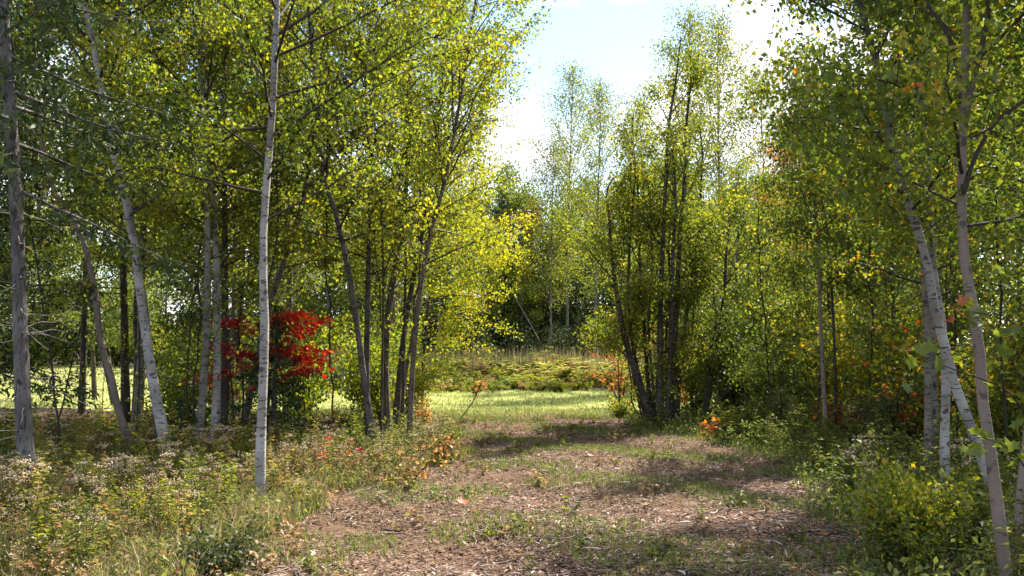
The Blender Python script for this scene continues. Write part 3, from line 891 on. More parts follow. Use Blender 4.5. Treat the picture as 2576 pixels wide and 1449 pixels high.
# poplars against the sky
for x, y, s, w in [(6.9, 35.5, 1.0, 'tallest thin-leaved poplar against the sky behind the birch clump'), (8.6, 37.5, 1.03, 'tall thin-leaved poplar right of the tallest one'), (3.3, 53.0, 1.2, 'lone thin-leaved poplar left of the birch clump against the sky'), (4.4, 47.0, 1.02, 'thin-leaved poplar between the lone one and the birch clump'), (2.2, 50.0, .86, 'smaller thin-leaved poplar left of the lone one'), (6.0, 39.5, .84, 'shorter thin-leaved poplar half hidden by the tallest'), (-3.7, 45.5, .8, 'thin-leaved poplar peeping over the slim birch clump'), (11.0, 39.0, .9, 'thin-leaved poplar behind the crooked alder and pole trees')]:
    T_poplar.put(x, y, s, label=w)
# far edge of the meadow
for i, x in enumerate(np.linspace(-15, 30, 28)):
    k = [0, 1, 1, 0, 1][i % 5]
    T_far[k].put(x + rng.normal() * .5, 57 + rng.uniform(0, 7), rng.uniform(.8, 1.1) * (1.0 if 0 < x < 3.5 else 1.12))
for i, x in enumerate(np.linspace(-12, 26, 16)):
    T_far[1].put(x + rng.normal() * .5, label='taller green tree in the second row beyond the meadow', y=66 + rng.uniform(0, 5), s=rng.uniform(.95, 1.2) * (.8 if 0 < x < 5 else 1.0))
T_far[0].put(.6, 55.5, .66, label='low yellow-green birch beyond the meadow in front of the red-topped maple')
T_far[0].put(-1.8, 54.5, .8, label='yellow-green birch beyond the meadow beside the tallest spruce')
T_far[1].put(3.6, 56.5, .85, label='low green tree beyond the meadow beside the lone poplar')
T_far[2].put(1.5, 60.5, 1.06, label='red-topped maple rising over the meadow trees')
T_far[2].put(3.4, 63, .8, label='smaller rust-red maple beside the red-topped one')
for x, y, s, w in [(-.6, 56, 1.12, 'tallest dark spruce among the trees beyond the meadow'), (2.6, 55.5, .66, 'short dark spruce behind the leaning white pole'), (-4.6, 57, .9, 'dark spruce beyond the meadow behind the slim clump'), (6.4, 57, .7, 'dark spruce behind the clump birch'), (4.6, 57, .8, 'dark spruce beside the rusty bushes beyond the meadow'), (-9, 58, .9, 'dark spruce beyond the lawn behind the scarlet maple')]:
    T_spruce.put(x, y, s, label=w)
for i in range(34):
    x = -13 + i * .85 + rng.normal() * .3
    B_far[[0, 0, 1, 0, 0][i % 5]].put(x, 52 + rng.uniform(-2.0, 2.5), rng.uniform(.8, 1.3))
for i in range(22):
    B_far[0 if i % 4 else 1].put(-13 + i * 1.4 + rng.normal() * .3, 56 + rng.uniform(-1.0, 1.5), rng.uniform(1.5, 2.2), label=['tall dark bush filling the treeline beyond the meadow', 'tall light green bush in the treeline beyond the meadow'][0 if i % 4 else 1])
# white dead pole leaning in the dark gap
q = resample(R3([at(1400, 935, 50.0), at(1332, 812, 50.2), at(1305, 765, 50.4), at(1278, 715, 50.5)]), 12)
q[0, 2] = float(hz(q[0, 0], q[0, 1])) - .1
tm, cm = MB(), MB()
tubes(tm, [(q - q[0], np.linspace(.04, .02, 12)), (branch_line(q[8] - q[0], norm(R3([.3, 0, 1])), 1.2, 12), np.linspace(.03, .01, 12))], 6)
tag(link('dead_pole', tm.mesh('dead_pole', M['greybirch'], True), tuple(q[0])), 'bare white birch pole leaning left in the dark far treeline', 'tree')

# fill of yellow foliage right of the slim clump: an outlying birch in the sun
traced('birch_tree', 'sunlit yellow birch sapling with low branches beyond the slim clump', [(1062, 1030), (1066, 900), (1078, 760), (1098, 640), (1125, 540)], 6.6, 10, 'dark', 'leaf_yellow', 11000, 2.3, z0=.34, nb=40, tone=.62, up=(-12, 50), lim=(0.0, 1.1))


# ---------- red maple sapling, small spruce
def layered(name, label, stem_px, H, w, layers, leafm, n, leaf, tone, flat=.035):
    s = px_stem(stem_px, H, w)
    b, d = s[2], s[2][1]
    tm, cm = MB(), MB()
    tubes(tm, [(s[0], s[1])], 6)
    pol = []
    for i, g in enumerate(layers):
        q = resample(R3([at(x, y, d + (.05 if j == 0 else rng.normal() * .16)) for j, (x, y) in enumerate(g)]), 9) - b
        pol.append((q, np.linspace(.007, .002, 9)))
        k = int(n / len(layers))
        t = rng.uniform(2, 7.99, k)
        a = t.astype(int)
        P = q[a] * (1 - (t - a))[:, None] + q[a + 1] * (t - a)[:, None] + rng.normal(size=(k, 3)) * [.10, .20, flat * 1.2]
        maple_leaves(cm, P, leaf * rng.uniform(.6, 1.2, k), np.clip(tone + rng.normal(size=k) * .2 + rng.normal() * .12, 0, 1), .35)
    tubes(tm, pol, 4)
    return plant_tree(name, label, 'sapling', b, [tm], cm, 'dark', leafm)


layered('red_maple', 'scarlet maple sapling with layered branches behind the sunlit white birch', [(672, 1128), (676, 1000), (674, 900), (672, 800)], 2.45, 9,
        [[(674, 840), (700, 815), (750, 800), (800, 798)], [(674, 850), (720, 825), (770, 820), (826, 806)], [(676, 880), (700, 862), (735, 850), (775, 838)], [(676, 900), (720, 885), (770, 878), (825, 886)],
         [(676, 920), (710, 905), (765, 900), (815, 908)], [(676, 940), (700, 915), (735, 908), (775, 905)], [(678, 960), (720, 945), (760, 930), (800, 928)], [(676, 900), (690, 890), (715, 878), (745, 868)], [(674, 830), (690, 815), (720, 800), (760, 790)]], 'leaf_red', 1250, .085, .66)
layered('rusty_maple', 'dark red and olive maple sapling between the white birches', [(606, 1120), (612, 1000), (606, 900), (600, 800)], 2.5, 7,
        [[(604, 840), (590, 825), (570, 815), (558, 820)], [(604, 850), (620, 835), (640, 830), (655, 838)], [(606, 900), (590, 890), (565, 900), (548, 915)], [(608, 940), (620, 920), (640, 915), (650, 925)], [(608, 960), (580, 945), (545, 950), (500, 962)], [(608, 990), (625, 975), (640, 970), (655, 975)], [(608, 1010), (590, 985), (560, 985), (520, 1000)]], 'leaf_rust', 620, .085, .35)
layered('rusty_maple', 'dark crimson maple spray in front of the paired birches', [(590, 1130), (585, 1000), (575, 880), (570, 800)], 2.3, 6,
        [[(572, 830), (580, 815), (590, 808), (600, 812)], [(574, 880), (565, 870), (550, 868), (535, 878)], [(580, 950), (560, 935), (520, 950), (492, 965)], [(576, 910), (590, 895), (610, 890), (625, 895)]], 'leaf_red', 230, .085, .2)
b = gpt(690, 1135)
trunks, crown = grow_spruce(2.3, .95, 34, 3600, .22, .085, .05, .4, 4)
plant_tree('small_spruce', 'small dark green spruce under the scarlet maple sapling', 'tree', b, trunks, crown, 'dark', 'needle')
DEAD.clear()
b = gpt(455, 1165)
trunks, crown = grow_spruce(.9, .45, 20, 1400, .05, .06, .02, .4)
plant_tree('small_spruce', 'knee-high dark spruce seedling at the foot of the curved birch', 'tree', b, trunks, crown, 'dark', 'needle')

# ------------------------------------------------------------------ weeds
def weed(H, nst=3, leafn=60, leaf=.08, width=.22, heads=0, tone=.45, tv=.16, spreadr=.10, headr=.10, puff=.013):
    st, lf, hd = MB(), MB(), MB()
    pol, P, T = [], [], []
    for i in range(nst):
        az = rng.uniform(0, 6.28)
        h = H * rng.uniform(.7, 1.08)
        tip = R3([math.cos(az), math.sin(az), 0]) * spreadr * rng.uniform(.4, 1.6)
        t = np.linspace(0, 1, 6)[:, None]
        p = tip * t ** 1.3 + R3([0, 0, 1.0]) * h * t + rng.normal(size=(6, 3)) * .008
        p[0] = R3([math.cos(az) * .02, math.sin(az) * .02, -.03])
        pol.append((p, np.linspace(.0045, .002, 6)))
        n = leafn // nst
        s = rng.uniform(.12, .98, n) * 4.999
        a = s.astype(int)
        P.append(p[a] * (1 - (s - a))[:, None] + p[a + 1] * (s - a)[:, None])
        T.append(np.clip(tone + rng.normal() * tv * .5 + rng.normal(size=n) * tv, 0, 1))
        if heads:
            nh = heads // nst
            c = p[-1] + rng.normal(size=(nh, 3)) * [headr, headr, headr * .32]
            for q in c[::4]:
                pol.append((np.stack([p[4], (p[4] * .4 + q * .6) - [0, 0, .01], q]), R3([.002, .0015, .001])))
            o = R3([(1, 0, 0), (-1, 0, 0), (0, 1, 0), (0, -1, 0), (0, 0, .8), (0, 0, -.6)])
            rr = puff * rng.uniform(.6, 1.4, (nh, 1, 1))
            V = c[:, None] + o[None] * rr + rng.normal(size=(nh, 6, 3)) * rr * .25
            f = R3([(0, 2, 4), (2, 1, 4), (1, 3, 4), (3, 0, 4), (2, 0, 5), (1, 2, 5), (3, 1, 5), (0, 3, 5)])
            hd.add(V.reshape(-1, 3), tris=(np.arange(nh)[:, None, None] * 6 + f[None]).reshape(-1, 3), attr=np.repeat(rng.uniform(0, 1, nh), 6))
    tubes(st, pol, 3, attr=.5)
    P, T = np.concatenate(P), np.concatenate(T)
    n = len(P)
    d = norm(rng.normal(size=(n, 3)) * [1, 1, .25] + R3([0, 0, .15]))
    sz = leaf * rng.uniform(.6, 1.3, (n, 1))
    sd = norm(np.cross(d, [0, 0, 1.0])) + rng.normal(size=(n, 3)) * .25
    mid = P + d * sz * .5 + R3([0, 0, .12]) * sz
    V = np.stack([P, mid + sd * sz * width, P + d * sz - R3([0, 0, .15]) * sz, mid - sd * sz * width], 1)
    i = np.arange(n)[:, None] * 4
    lf.add(V.reshape(-1, 3), tris=np.concatenate([i + [[0, 1, 2]], i + [[0, 2, 3]]], 0), attr=np.repeat(T, 4))
    return st, lf, (hd if heads else None)


class Weed:
    def __init__(self, name, cat, leafm, *args, **kw):
        st, lf, hd = weed(*args, **kw)
        self.name, self.cat = name, cat
        self.parts = [('stem', st.mesh('stem', M['stalk'])), ('foliage', lf.mesh('foliage', M[leafm]))]
        if hd:
            self.parts.append(('flower_head', hd.mesh('flower_head', M['fluff'])))

    def put(self, x, y, s, label, group):
        o = link(self.name, None, (x, y, float(hz(x, y))), rz=rng.uniform(0, 6.28), scale=s)
        o.rotation_euler = (rng.normal() * .08, rng.normal() * .08, rng.uniform(0, 6.28))
        tag(o, label, self.cat, group)
        for n, m in self.parts:
            c = link(n, m, parent=o)
            if n == 'flower_head':
                c['kind'] = 'stuff'
        return o


W_aster = [Weed('aster_plant', 'wildflower', 'weed_leaf' if i < 3 else 'weed_brown', .66, 5, 120, .075, .16, 190, .45, .22, .16, .042, .0092) for i in range(4)]
W_gold = [Weed('goldenrod_plant', 'weed', m, .95, 5, 190, .10, .09, 0, t, .18, .15) for t, m in ((.26, 'weed_leaf'), (.44, 'weed_leaf'), (.66, 'weed_leaf'), (.36, 'leaf_birch'))]
W_tan = [Weed('seeded_weed', 'weed', 'weed_brown', .85, 4, 60, .07, .12, 90, .6, .22, .12, .045, .010) for i in range(2)]
W_leafy = [Weed('leafy_weed', 'weed', 'leaf_birch' if i == 1 else 'weed_leaf', .55, 6, 130, .07, .26, 0, .45, .22, .2) for i in range(3)]
W_brown = [Weed('withered_weed', 'weed', 'weed_brown', .5, 5, 110, .07, .14, 24, .5, .22, .16, .05, .01) for i in range(2)]
W_small = [Weed('small_weed', 'weed', m, .2, 4, 36, .07, .24, 0, .5, .25, .10) for m in ('weed_leaf', 'weed_brown', 'leaf_green')]


def scatter(n, x0, x1, y0, y1, cond):
    out = []
    while len(out) < n:
        x, y = rng.uniform(x0, x1), rng.uniform(y0, y1)
        if cond(x, y):
            out.append((x, y))
    return out


def left_bank(x, y):
    if y < 9.3 and abs(x + .277 * y) < .32:
        return False
    return (x < np.interp(y, PY, PL) - .05 + wob(x, y) * .4) and x > -.62 * y


def right_bank(x, y):
    return (x > np.interp(y, PY, PR) + .1 + wob(x, y) * .4) and x < .62 * y


AST = [gpt(px_, py_) for px_, py_ in ((440, 1230), (300, 1300), (110, 1330), (30, 1260), (570, 1180), (620, 1160), (480, 1240), (260, 1290), (150, 1340), (385, 1250), (20, 1380), (330, 1340), (590, 1200), (700, 1220))]
for x, y in scatter(32, -6.5, -1.2, 5.6, 13, lambda x, y: left_bank(x, y) and (min((x - a_[0]) ** 2 + (y - a_[1]) ** 2 for a_ in AST) < .11 or rng.uniform() < .02)):
    W_aster[rng.integers(4)].put(x, y, rng.uniform(.6, .95), 'wild aster gone to pale fluffy seed heads in the left bank', 'fluffy asters on the left bank')
for x, y in scatter(260, -9.5, -.6, 5.3, 15.5, left_bank):
    k = int(rng.integers(4))
    W_gold[k].put(x, y, rng.uniform(.36, .74) if x > -5.5 or y < 10 else rng.uniform(.45, .8), ['dark green narrow-leaved weed in the left bank', 'mid green narrow-leaved weed in the left bank', 'yellowing narrow-leaved weed in the left bank', 'fresh green narrow-leaved weed in the left bank'][k], 'tall weeds on the left bank')
for x, y in scatter(95, -6, -.6, 5.3, 14, left_bank):
    W_tan[rng.integers(2)].put(x, y, rng.uniform(.4, .75), 'tan dried weed with small seed tufts in the left bank', 'tan seeded weeds on the left bank')
for x, y in scatter(170, -6, -.5, 5.2, 13.5, left_bank):
    k = int(rng.integers(3))
    W_leafy[k].put(x, y, rng.uniform(.4, .75), ['broad-leaved olive weed in the left bank', 'broad-leaved yellow-green weed in the left bank', 'broad-leaved olive weed in the left bank'][k], 'leafy weeds on the left bank')
for x, y in scatter(75, -6, -.6, 5.4, 13.8, lambda x, y: left_bank(x, y) and (x > np.interp(y, PY, PL) - 1.6 or rng.uniform() < .35)):
    W_brown[rng.integers(2)].put(x, y, rng.uniform(.5, .9), 'withered brown weed standing in the left bank', 'withered weeds on the left bank')
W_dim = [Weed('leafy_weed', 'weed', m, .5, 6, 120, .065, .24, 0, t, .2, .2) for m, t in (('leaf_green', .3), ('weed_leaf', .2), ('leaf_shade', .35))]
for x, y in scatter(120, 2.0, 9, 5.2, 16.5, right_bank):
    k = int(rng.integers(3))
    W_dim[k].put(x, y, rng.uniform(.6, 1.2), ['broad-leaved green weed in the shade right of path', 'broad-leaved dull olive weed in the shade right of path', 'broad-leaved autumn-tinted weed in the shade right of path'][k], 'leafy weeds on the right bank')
for x, y in scatter(110, 2.0, 8, 5.2, 18.5, right_bank):
    k = [0, 1, 3][rng.integers(3)]
    W_gold[k].put(x, y, rng.uniform(.45, .85), ['dark green narrow-leaved weed in the shade right of path', 'mid green narrow-leaved weed in the shade right of path', '', 'fresh green narrow-leaved weed in the shade right of path'][k], 'narrow-leaved weeds on the right bank')
for x, y in scatter(7, 3.2, 7, 7, 11, right_bank):
    W_aster[rng.integers(4)].put(x, y, rng.uniform(.7, 1.0), 'wild aster with pale seed heads in the shaded right bank', 'asters on the right bank')
for x, y in scatter(150, -2.4, 4, 5.8, 21, lambda x, y: bool(in_path(x, y)) and wob(x * 1.3 + 3, y * .9) > -.05):
    k = int(rng.integers(3))
    W_small[k].put(x, y, rng.uniform(.35, .95), ['small olive weed sprouting through the path litter', 'small withered weed standing in the path litter', 'small green weed sprouting through the path litter'][k], 'small weeds on the path')

# named bushes of the banks
def bush(name, label, x, y, H, Rr, leafm, n=1600, leaf=.06, tone=.45, ns=9, kind='kite', cat='bush', spread=.08):
    b = gpt(x, y)
    t, c = grow_shrub(H, Rr, ns, n, leaf, spread, tone, kind=kind)
    return plant_tree(name, label, cat, b, t, c, 'dark', leafm, None, 'stem', 'foliage')


bush('low_bush', 'low dark green bush at the front of the left bank', 545, 1440, .28, .40, 'leaf_dark', 1700, .038, .55, 12, spread=.08)
bush('low_bush', 'yellow-green leafy bush in front of the upright white birch', 2290, 1400, .78, .46, 'leaf_birch', 3600, .046, .5, 13)
bush('red_seedling', 'small crimson seedling at the left edge of the path', 850, 1195, .42, .25, 'leaf_red', 90, .07, .3, 5, 'maple', 'seedling')
bush('orange_seedling', 'peach-orange seedling beside the slim birch clump', 1115, 1170, .5, .22, 'leaf_orange', 120, .06, .6, 5, 'kite', 'seedling')
bush('orange_seedling', 'pink-tinged orange seedling at the foot of the slim birch clump', 1040, 1215, .38, .2, 'leaf_orange', 90, .06, .7, 5, 'kite', 'seedling')
bush('orange_seedling', 'orange maple seedling between the slim clump and lawn', 1065, 1075, .75, .3, 'leaf_orange', 110, .08, .5, 5, 'maple', 'seedling')
bush('red_seedling', 'bright red seedling in the shade by the crooked alder', 1798, 1105, .35, .18, 'leaf_red', 60, .09, .9, 4, 'maple', 'seedling')
bush('rusty_bush', 'rust and orange bush lit up behind the birch clump stems', 1700, 1040, 2.4, .9, 'leaf_rust', 1600, .08, .6, 8, 'kite')
bush('rusty_bush', 'pinkish rust-leaved branches left of the birch clump', 1560, 1030, 3.2, .8, 'leaf_rust', 900, .075, .6, 6, 'kite')
bush('green_sapling', 'small green bush with a bare stem at the lawn corner', 1828, 1050, .9, .5, 'leaf_birch', 700, .06, .5, 7)
bush('green_sapling', 'small bright green bush at the end of the path by the clump', 1560, 1055, .7, .5, 'leaf_birch', 800, .06, .45, 7)
bush('yellow_bush', 'orange-yellow maple bush in the right shade by the pole trees', 2230, 1110, 2.2, .9, 'leaf_yellow', 900, .10, .78, 8, 'maple')
bush('yellow_bush', 'reddish-brown low bush under the pole trees', 2150, 1120, .9, .6, 'leaf_rust', 300, .08, .3, 7, 'maple')
bush('yellow_bush', 'golden maple bush behind the slim brown pole tree', 2105, 1085, 2.9, .9, 'leaf_yellow', 800, .10, .8, 8, 'maple')
bush('yellow_bush', 'yellow and orange maple bush left of the dull twin-stemmed birch', 2290, 1150, 2.3, .8, 'leaf_shade', 700, .10, .74, 8, 'maple')
bush('yellow_bush', 'golden maple bush beside the kinked tan tree', 2540, 1180, 2.6, .9, 'leaf_shade', 800, .09, .68, 8, 'maple')
s0 = straight(7.9, .06)
t_, c_ = grow([s0], 5000, 1.3, z0=.45, nb=26, leaf=.09, spread=.16, tone=.5)
plant_tree('orange_maple', 'orange-crowned maple rising behind the slim pole trees', 'tree', (7.6, 24.6, float(hz(7.6, 24.6))), t_, c_, 'dark', 'leaf_orange')
bush('bright_bush', 'bright yellow-green sunlit bush right of the crooked alder', 1900, 1035, 4.0, 1.3, 'leaf_yellow', 4000, .08, .25, 10, 'kite', spread=.12)
bush('bright_bush', 'large fresh green sunlit bush behind the pole trees', 1990, 1050, 4.2, 1.6, 'leaf_green', 6000, .08, .7, 12, 'kite', spread=.14)

# leaning leafless sapling with a few orange leaves
pp, rr, b = px_stem([(1150, 1062), (1180, 1025), (1195, 1000), (1210, 965)], 1.0, 3.2, k=10)
tm, cm = MB(), MB()
tubes(tm, [(pp, rr)], 5)
P = pp[-4:].repeat(8, 0) + rng.normal(size=(32, 3)) * .09
maple_leaves(cm, P, .09, rng.uniform(.2, .9, 32))
plant_tree('thin_sapling', 'thin leaning sapling tipped with orange leaves before the lawn', 'sapling', b, [tm], cm, 'dark', 'leaf_orange', None, 'stem', 'foliage')

# ------------------------------------------------------------------ near maple sapling, every leaf its own
def single_leaf(name, mat, rvv, size=.1):
    mb = MB()
    k = len(MAPLE)
    V = np.concatenate([np.c_[MAPLE * size, (MAPLE[:, 0] ** 2) * size * rng.uniform(-.2, .45)], [[0, .45 * size, size * rng.uniform(-.04, .06)]]])
    mb.add(V, tris=[(j, (j + 1) % k, k) for j in range(k)], attr=rvv)
    return mb.mesh(name, M[mat])


LM = [single_leaf('leaf', 'leaf_green', v, .10) for v in (.42, .55, .7)] + [single_leaf('leaf', 'leaf_rust', .6, .10), single_leaf('leaf', 'leaf_shade', .86, .11)]
base = at(2640, 1560, 5.3)
base[2] = float(hz(base[0], base[1]))
root = tag(link('maple_sapling', None, tuple(base)), 'slim maple sapling with large green and orange leaves before the white birches', 'sapling')
tgt = [[(2640, 1300), (2560, 1150), (2470, 1100), (2440, 1115)], [(2640, 1200), (2600, 1050), (2540, 900), (2450, 790)], [(2650, 1100), (2600, 860), (2480, 790), (2370, 785)],
       [(2650, 1250), (2560, 1010), (2400, 930), (2300, 900), (2280, 950)], [(2650, 1250), (2620, 1130), (2575, 1080)], [(2660, 900), (2600, 740), (2540, 690)], [(2655, 1000), (2590, 930), (2545, 870)]]
tm = MB()
pol = []
main = resample(R3([base, at(2645, 1300, 5.3), at(2655, 1000, 5.3), at(2665, 700, 5.35), at(2670, 400, 5.4)]), 14) - base
pol.append((main, np.linspace(.016, .006, 14)))
nleaf = 0
for j, g in enumerate(tgt):
    q = resample(R3([at(x, y, 5.3 - .06 * i) for i, (x, y) in enumerate(g)]), 14) - base
    pol.append((q, np.linspace(.006, .0018, 14)))
    for a in range(4, 14):
        for _ in range(1 + (a > 9)):
            lo = link('leaf', LM[int(rng.choice(3, p=[.4, .35, .25]))] if not (j == 2 and a > 11) else LM[3], tuple(q[a] + rng.normal(size=3) * R3([.05, .05, .035])), root)
            lo.rotation_euler = (rng.normal() * .5 - .7 if rng.uniform() < .6 else rng.normal() * .5 + .9, rng.normal() * .4, rng.uniform(-1.6, 1.6) + (math.pi if rng.uniform() < .5 else 0))
            lo.scale = (rng.uniform(.65, 1.15),) * 3
tubes(tm, pol, 5)
link('stem', tm.mesh('stem', M['dark'], True), parent=root)

# ------------------------------------------------------------------ ground cover
def blades(mb, x, y, h, wdt, rv, lean=.35):
    n = len(x)
    az = rng.uniform(0, 6.283, n)
    dx = np.stack([np.cos(az), np.sin(az), np.zeros(n)], 1)
    b = np.stack([x, y, hz(x, y) + .005], 1)
    h = np.broadcast_to(h, (n,))[:, None] * rng.uniform(.5, 1.3, (n, 1))
    la = norm(rng.normal(size=(n, 3)) * [1, 1, 0]) * rng.uniform(0, lean * 2, (n, 1)) * h
    w = dx * wdt * .5
    m = b + R3([0, 0, .6]) * h + la * .35
    V = np.stack([b - w, b + w, m + w * .8, m - w * .8, b + R3([0, 0, 1]) * h + la], 1)
    i = np.arange(n)[:, None] * 5
    mb.add(V.reshape(-1, 3), quads=i + [[0, 1, 2, 3]], tris=i + [[3, 2, 4]], attr=np.repeat(np.broadcast_to(rv, (n,)), 5))


def stuff(name, mb, mat, label, cat):
    return tag(link(name, mb.mesh(name, M[mat])), label, cat, None, 'stuff')


def pts_in(n, x0, x1, y0, y1, cond, near=False):
    u = rng.uniform(0, 1, n * 3)
    y = y0 + (y1 - y0) * (u ** (1.5 if near else 1))
    x = rng.uniform(x0, x1, n * 3)
    k = cond(x, y)
    return x[k][:n], y[k][:n]


# leaf litter of path and banks
mb = MB()
x, y = pts_in(98000, -3.5, 5, 5.4, 22.5, lambda x, y: in_path(x, y, .25) & (wob(x * 2.3 + 1, y * 1.9 + 4) + rng.normal(size=len(x)) * .25 > -.3), True)
P = np.stack([x, y, hz(x, y) + .018 + rng.uniform(0, .022, len(x))], 1)
leaves(mb, P, .024 * (.5 + rng.exponential(.6, len(x)).clip(0, 2.2)), np.clip(rng.beta(2.2, 2.0, len(x)) * .97 + .15 * wob(x * .9, y * .7), 0, 1), 0, .7, .86)
stuff('leaf_litter', mb, 'litter', 'brown and tan fallen leaves covering the mulch path', 'leaf litter')
mb = MB()
x, y = pts_in(26000, -12, 12, 5.4, 24, lambda x, y: ~in_path(x, y) & (np.abs(x) < .62 * y))
P = np.stack([x, y, hz(x, y) + .01 + rng.uniform(0, .03, len(x))], 1)
leaves(mb, P, .07 * rng.uniform(.5, 1.4, len(x)), np.clip(rng.beta(2, 2.6, len(x)), 0, 1), 0, .7, .75)
stuff('forest_litter', mb, 'litter', 'dull fallen leaves covering the floor under the trees', 'leaf litter')
# slivers of shredded wood in the mulch
mb = MB()
x, y = pts_in(14000, -3, 4.5, 5.4, 22, lambda x, y: in_path(x, y) & (wob(x * .8 + 2, y * .6) + .15 * (x) > -.25), True)
P = np.stack([x, y, hz(x, y) + .03 + rng.uniform(0, .02, len(x))], 1)
leaves(mb, P, .065 * rng.uniform(.4, 1.6, len(x)), np.clip(rng.beta(1.6, 3.2, len(x)), 0, 1), 0, .16, .9)
stuff('shredded_wood', mb, 'chip', 'fine shredded wood strewn through the path mulch', 'mulch')
mb = MB()
x, y = pts_in(420, -2.8, 4.2, 5.4, 16, lambda x, y: in_path(x, y, .2), True)
tw = []
for a_, b_ in zip(x, y):
    an_, L_ = rng.uniform(0, 6.28), rng.uniform(.08, .38)
    t_ = np.linspace(-.5, .5, 4)[:, None] * L_
    q_ = R3([a_, b_, 0]) + t_ * R3([math.cos(an_), math.sin(an_), 0]) + rng.normal(size=(4, 3)) * [.012, .012, 0]
    q_[:, 2] = hz(q_[:, 0], q_[:, 1]) + .035 + rng.uniform(0, .02)
    tw.append((q_, np.linspace(.004, .002, 4) * rng.uniform(.7, 1.5)))
tubes(mb, tw[:280], 4, .12)
tubes(mb, tw[280:], 4, .42)
stuff('fallen_twigs', mb, 'chip', 'thin broken twigs scattered over the path litter', 'twigs')
# grass in the path
mb = MB()
x, y = pts_in(26000, -3, 4.5, 5.4, 21.8, lambda x, y: in_path(x, y) & (wob(x * 1.1 + 1, y * .8 + 2) + .22 * np.sin(y * 1.9) > .05))
blades(mb, x, y, .07, .010, np.clip(rng.normal(.42, .22, len(x)), 0, 1), .5)
stuff('path_grass', mb, 'grass', 'thin green grass growing in patches on the path', 'grass')
mb = MB()
x, y = pts_in(12000, -3, 4.5, 5.4, 21.8, lambda x, y: in_path(x, y, .3) & (wob(x * .7 + 5, y * 1.1) > -.1))
blades(mb, x, y, .075, .008, np.clip(rng.normal(.45, .25, len(x)), 0, 1), .8)
stuff('dry_path_grass', mb, 'drygrass', 'dry straw-coloured grass scattered over the path', 'grass')
# bank undergrowth fill
mb = MB()
x, y = pts_in(20000, -9.5, 0, 5.2, 16, lambda x, y: (x < np.interp(y, PY, PL) + .1 + wob(x, y) * .4) & (x > -.62 * y))
blades(mb, x, y, .17, .010, np.clip(rng.normal(.45, .25, len(x)), 0, 1), .6)
stuff('left_bank_grass', mb, 'grass', 'rank green grass filling the left bank between weeds', 'grass')
mb = MB()
x, y = pts_in(15000, -7, 0, 5.2, 13.5, lambda x, y: (x < np.interp(y, PY, PL) + .1 + wob(x, y) * .4) & (x > -.62 * y))
blades(mb, x, y, .24, .007, np.clip(rng.normal(.5, .25, len(x)), 0, 1), .6)
stuff('left_bank_straw', mb, 'drygrass', 'dry straw stems mixed into the left bank', 'grass')
mb = MB()
x, y = pts_in(15000, 1.5, 10, 5.2, 20, lambda x, y: (x > np.interp(y, PY, PR) - .1 + wob(x, y) * .4) & (x < .62 * y))
blades(mb, x, y, .13, .010, np.clip(rng.normal(.4, .22, len(x)), 0, 1), .6)
stuff('right_bank_grass', mb, 'grass', 'dark green grass filling the shaded right bank', 'grass')
def clutter(mb, x, y, top, size, rv):
    z = hz(x, y) + .02 + rng.uniform(0, 1, len(x)) ** 1.3 * top
    leaves(mb, np.stack([x, y, z], 1), size * rng.uniform(.5, 1.3, len(x)), rv, .15, .5)


mb = MB()
x, y = pts_in(30000, -9.5, 0, 5.0, 16, lambda x, y: (x < np.interp(y, PY, PL) + .1 + wob(x, y) * .4) & (x > -.62 * y) & (wob(x * 1.9, y * 2.1 + 3) > -.2))
clutter(mb, x, y, np.clip(.20 + .14 * wob(x * 1.3, y * 1.1), .05, .42), .05, np.clip(.36 + .28 * wob(x * 1.1 + 7, y * 1.4) + rng.normal(size=len(x)) * .18, 0, 1))
stuff('left_bank_undergrowth', mb, 'weed_leaf', 'tangled small-leaved undergrowth covering the left bank', 'undergrowth')
mb = MB()
x, y = pts_in(8000, -7, 0, 5.0, 14, lambda x, y: (x < np.interp(y, PY, PL) + .35 + wob(x, y) * .4) & (x > -.62 * y) & (wob(x * 1.7 + 4, y * 1.6) > .0))
clutter(mb, x, y, .2, .05, np.clip(rng.normal(.5, .22, len(x)), 0, 1))
stuff('withered_undergrowth', mb, 'weed_brown', 'withered brown undergrowth patches on the left bank', 'undergrowth')
mb = MB()
x, y = pts_in(26000, 1.5, 11, 5.0, 20, lambda x, y: (x > np.interp(y, PY, PR) - .15 + wob(x, y) * .4) & (x < .64 * y) & (wob(x * 1.9, y * 2.1 + 3) > -.25))
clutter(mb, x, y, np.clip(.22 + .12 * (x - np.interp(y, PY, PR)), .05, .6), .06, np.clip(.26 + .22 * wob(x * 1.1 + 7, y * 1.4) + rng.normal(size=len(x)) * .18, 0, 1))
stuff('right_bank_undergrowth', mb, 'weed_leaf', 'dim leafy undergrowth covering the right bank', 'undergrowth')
# lawn
mb = MB()
x, y = pts_in(30000, -9, 9, 21, 37, lambda x, y: in_lawn(x, y) & (np.abs(x) < .35 * y), True)
blades(mb, x, y, .06, .022, np.clip(rng.normal(.62, .16, len(x)) + .38 * wob(x * .45 + 2, y * 1.3), 0, 1), .9)
x, y = pts_in(7000, -7, 9, 21, 36, lambda x, y: in_lawn(x, y) & (wob(x * 1.4, y * 1.9 + 3) > .38) & (np.abs(x) < .35 * y))
blades(mb, x, y, .16, .018, np.clip(rng.normal(.45, .2, len(x)), 0, 1), .5)
x, y = pts_in(20000, -36, -7, 23, 62, lambda x, y: in_lawn(x, y) & (x > -.62 * y))
blades(mb, x, y, .10, .05, np.clip(rng.normal(.66, .2, len(x)), 0, 1), .9)
x, y = pts_in(6000, -6, 8, 21.0, 23.2, lambda x, y: y > 0)
blades(mb, x, y, .13, .016, np.clip(rng.normal(.5, .15, len(x)), 0, 1), .5)
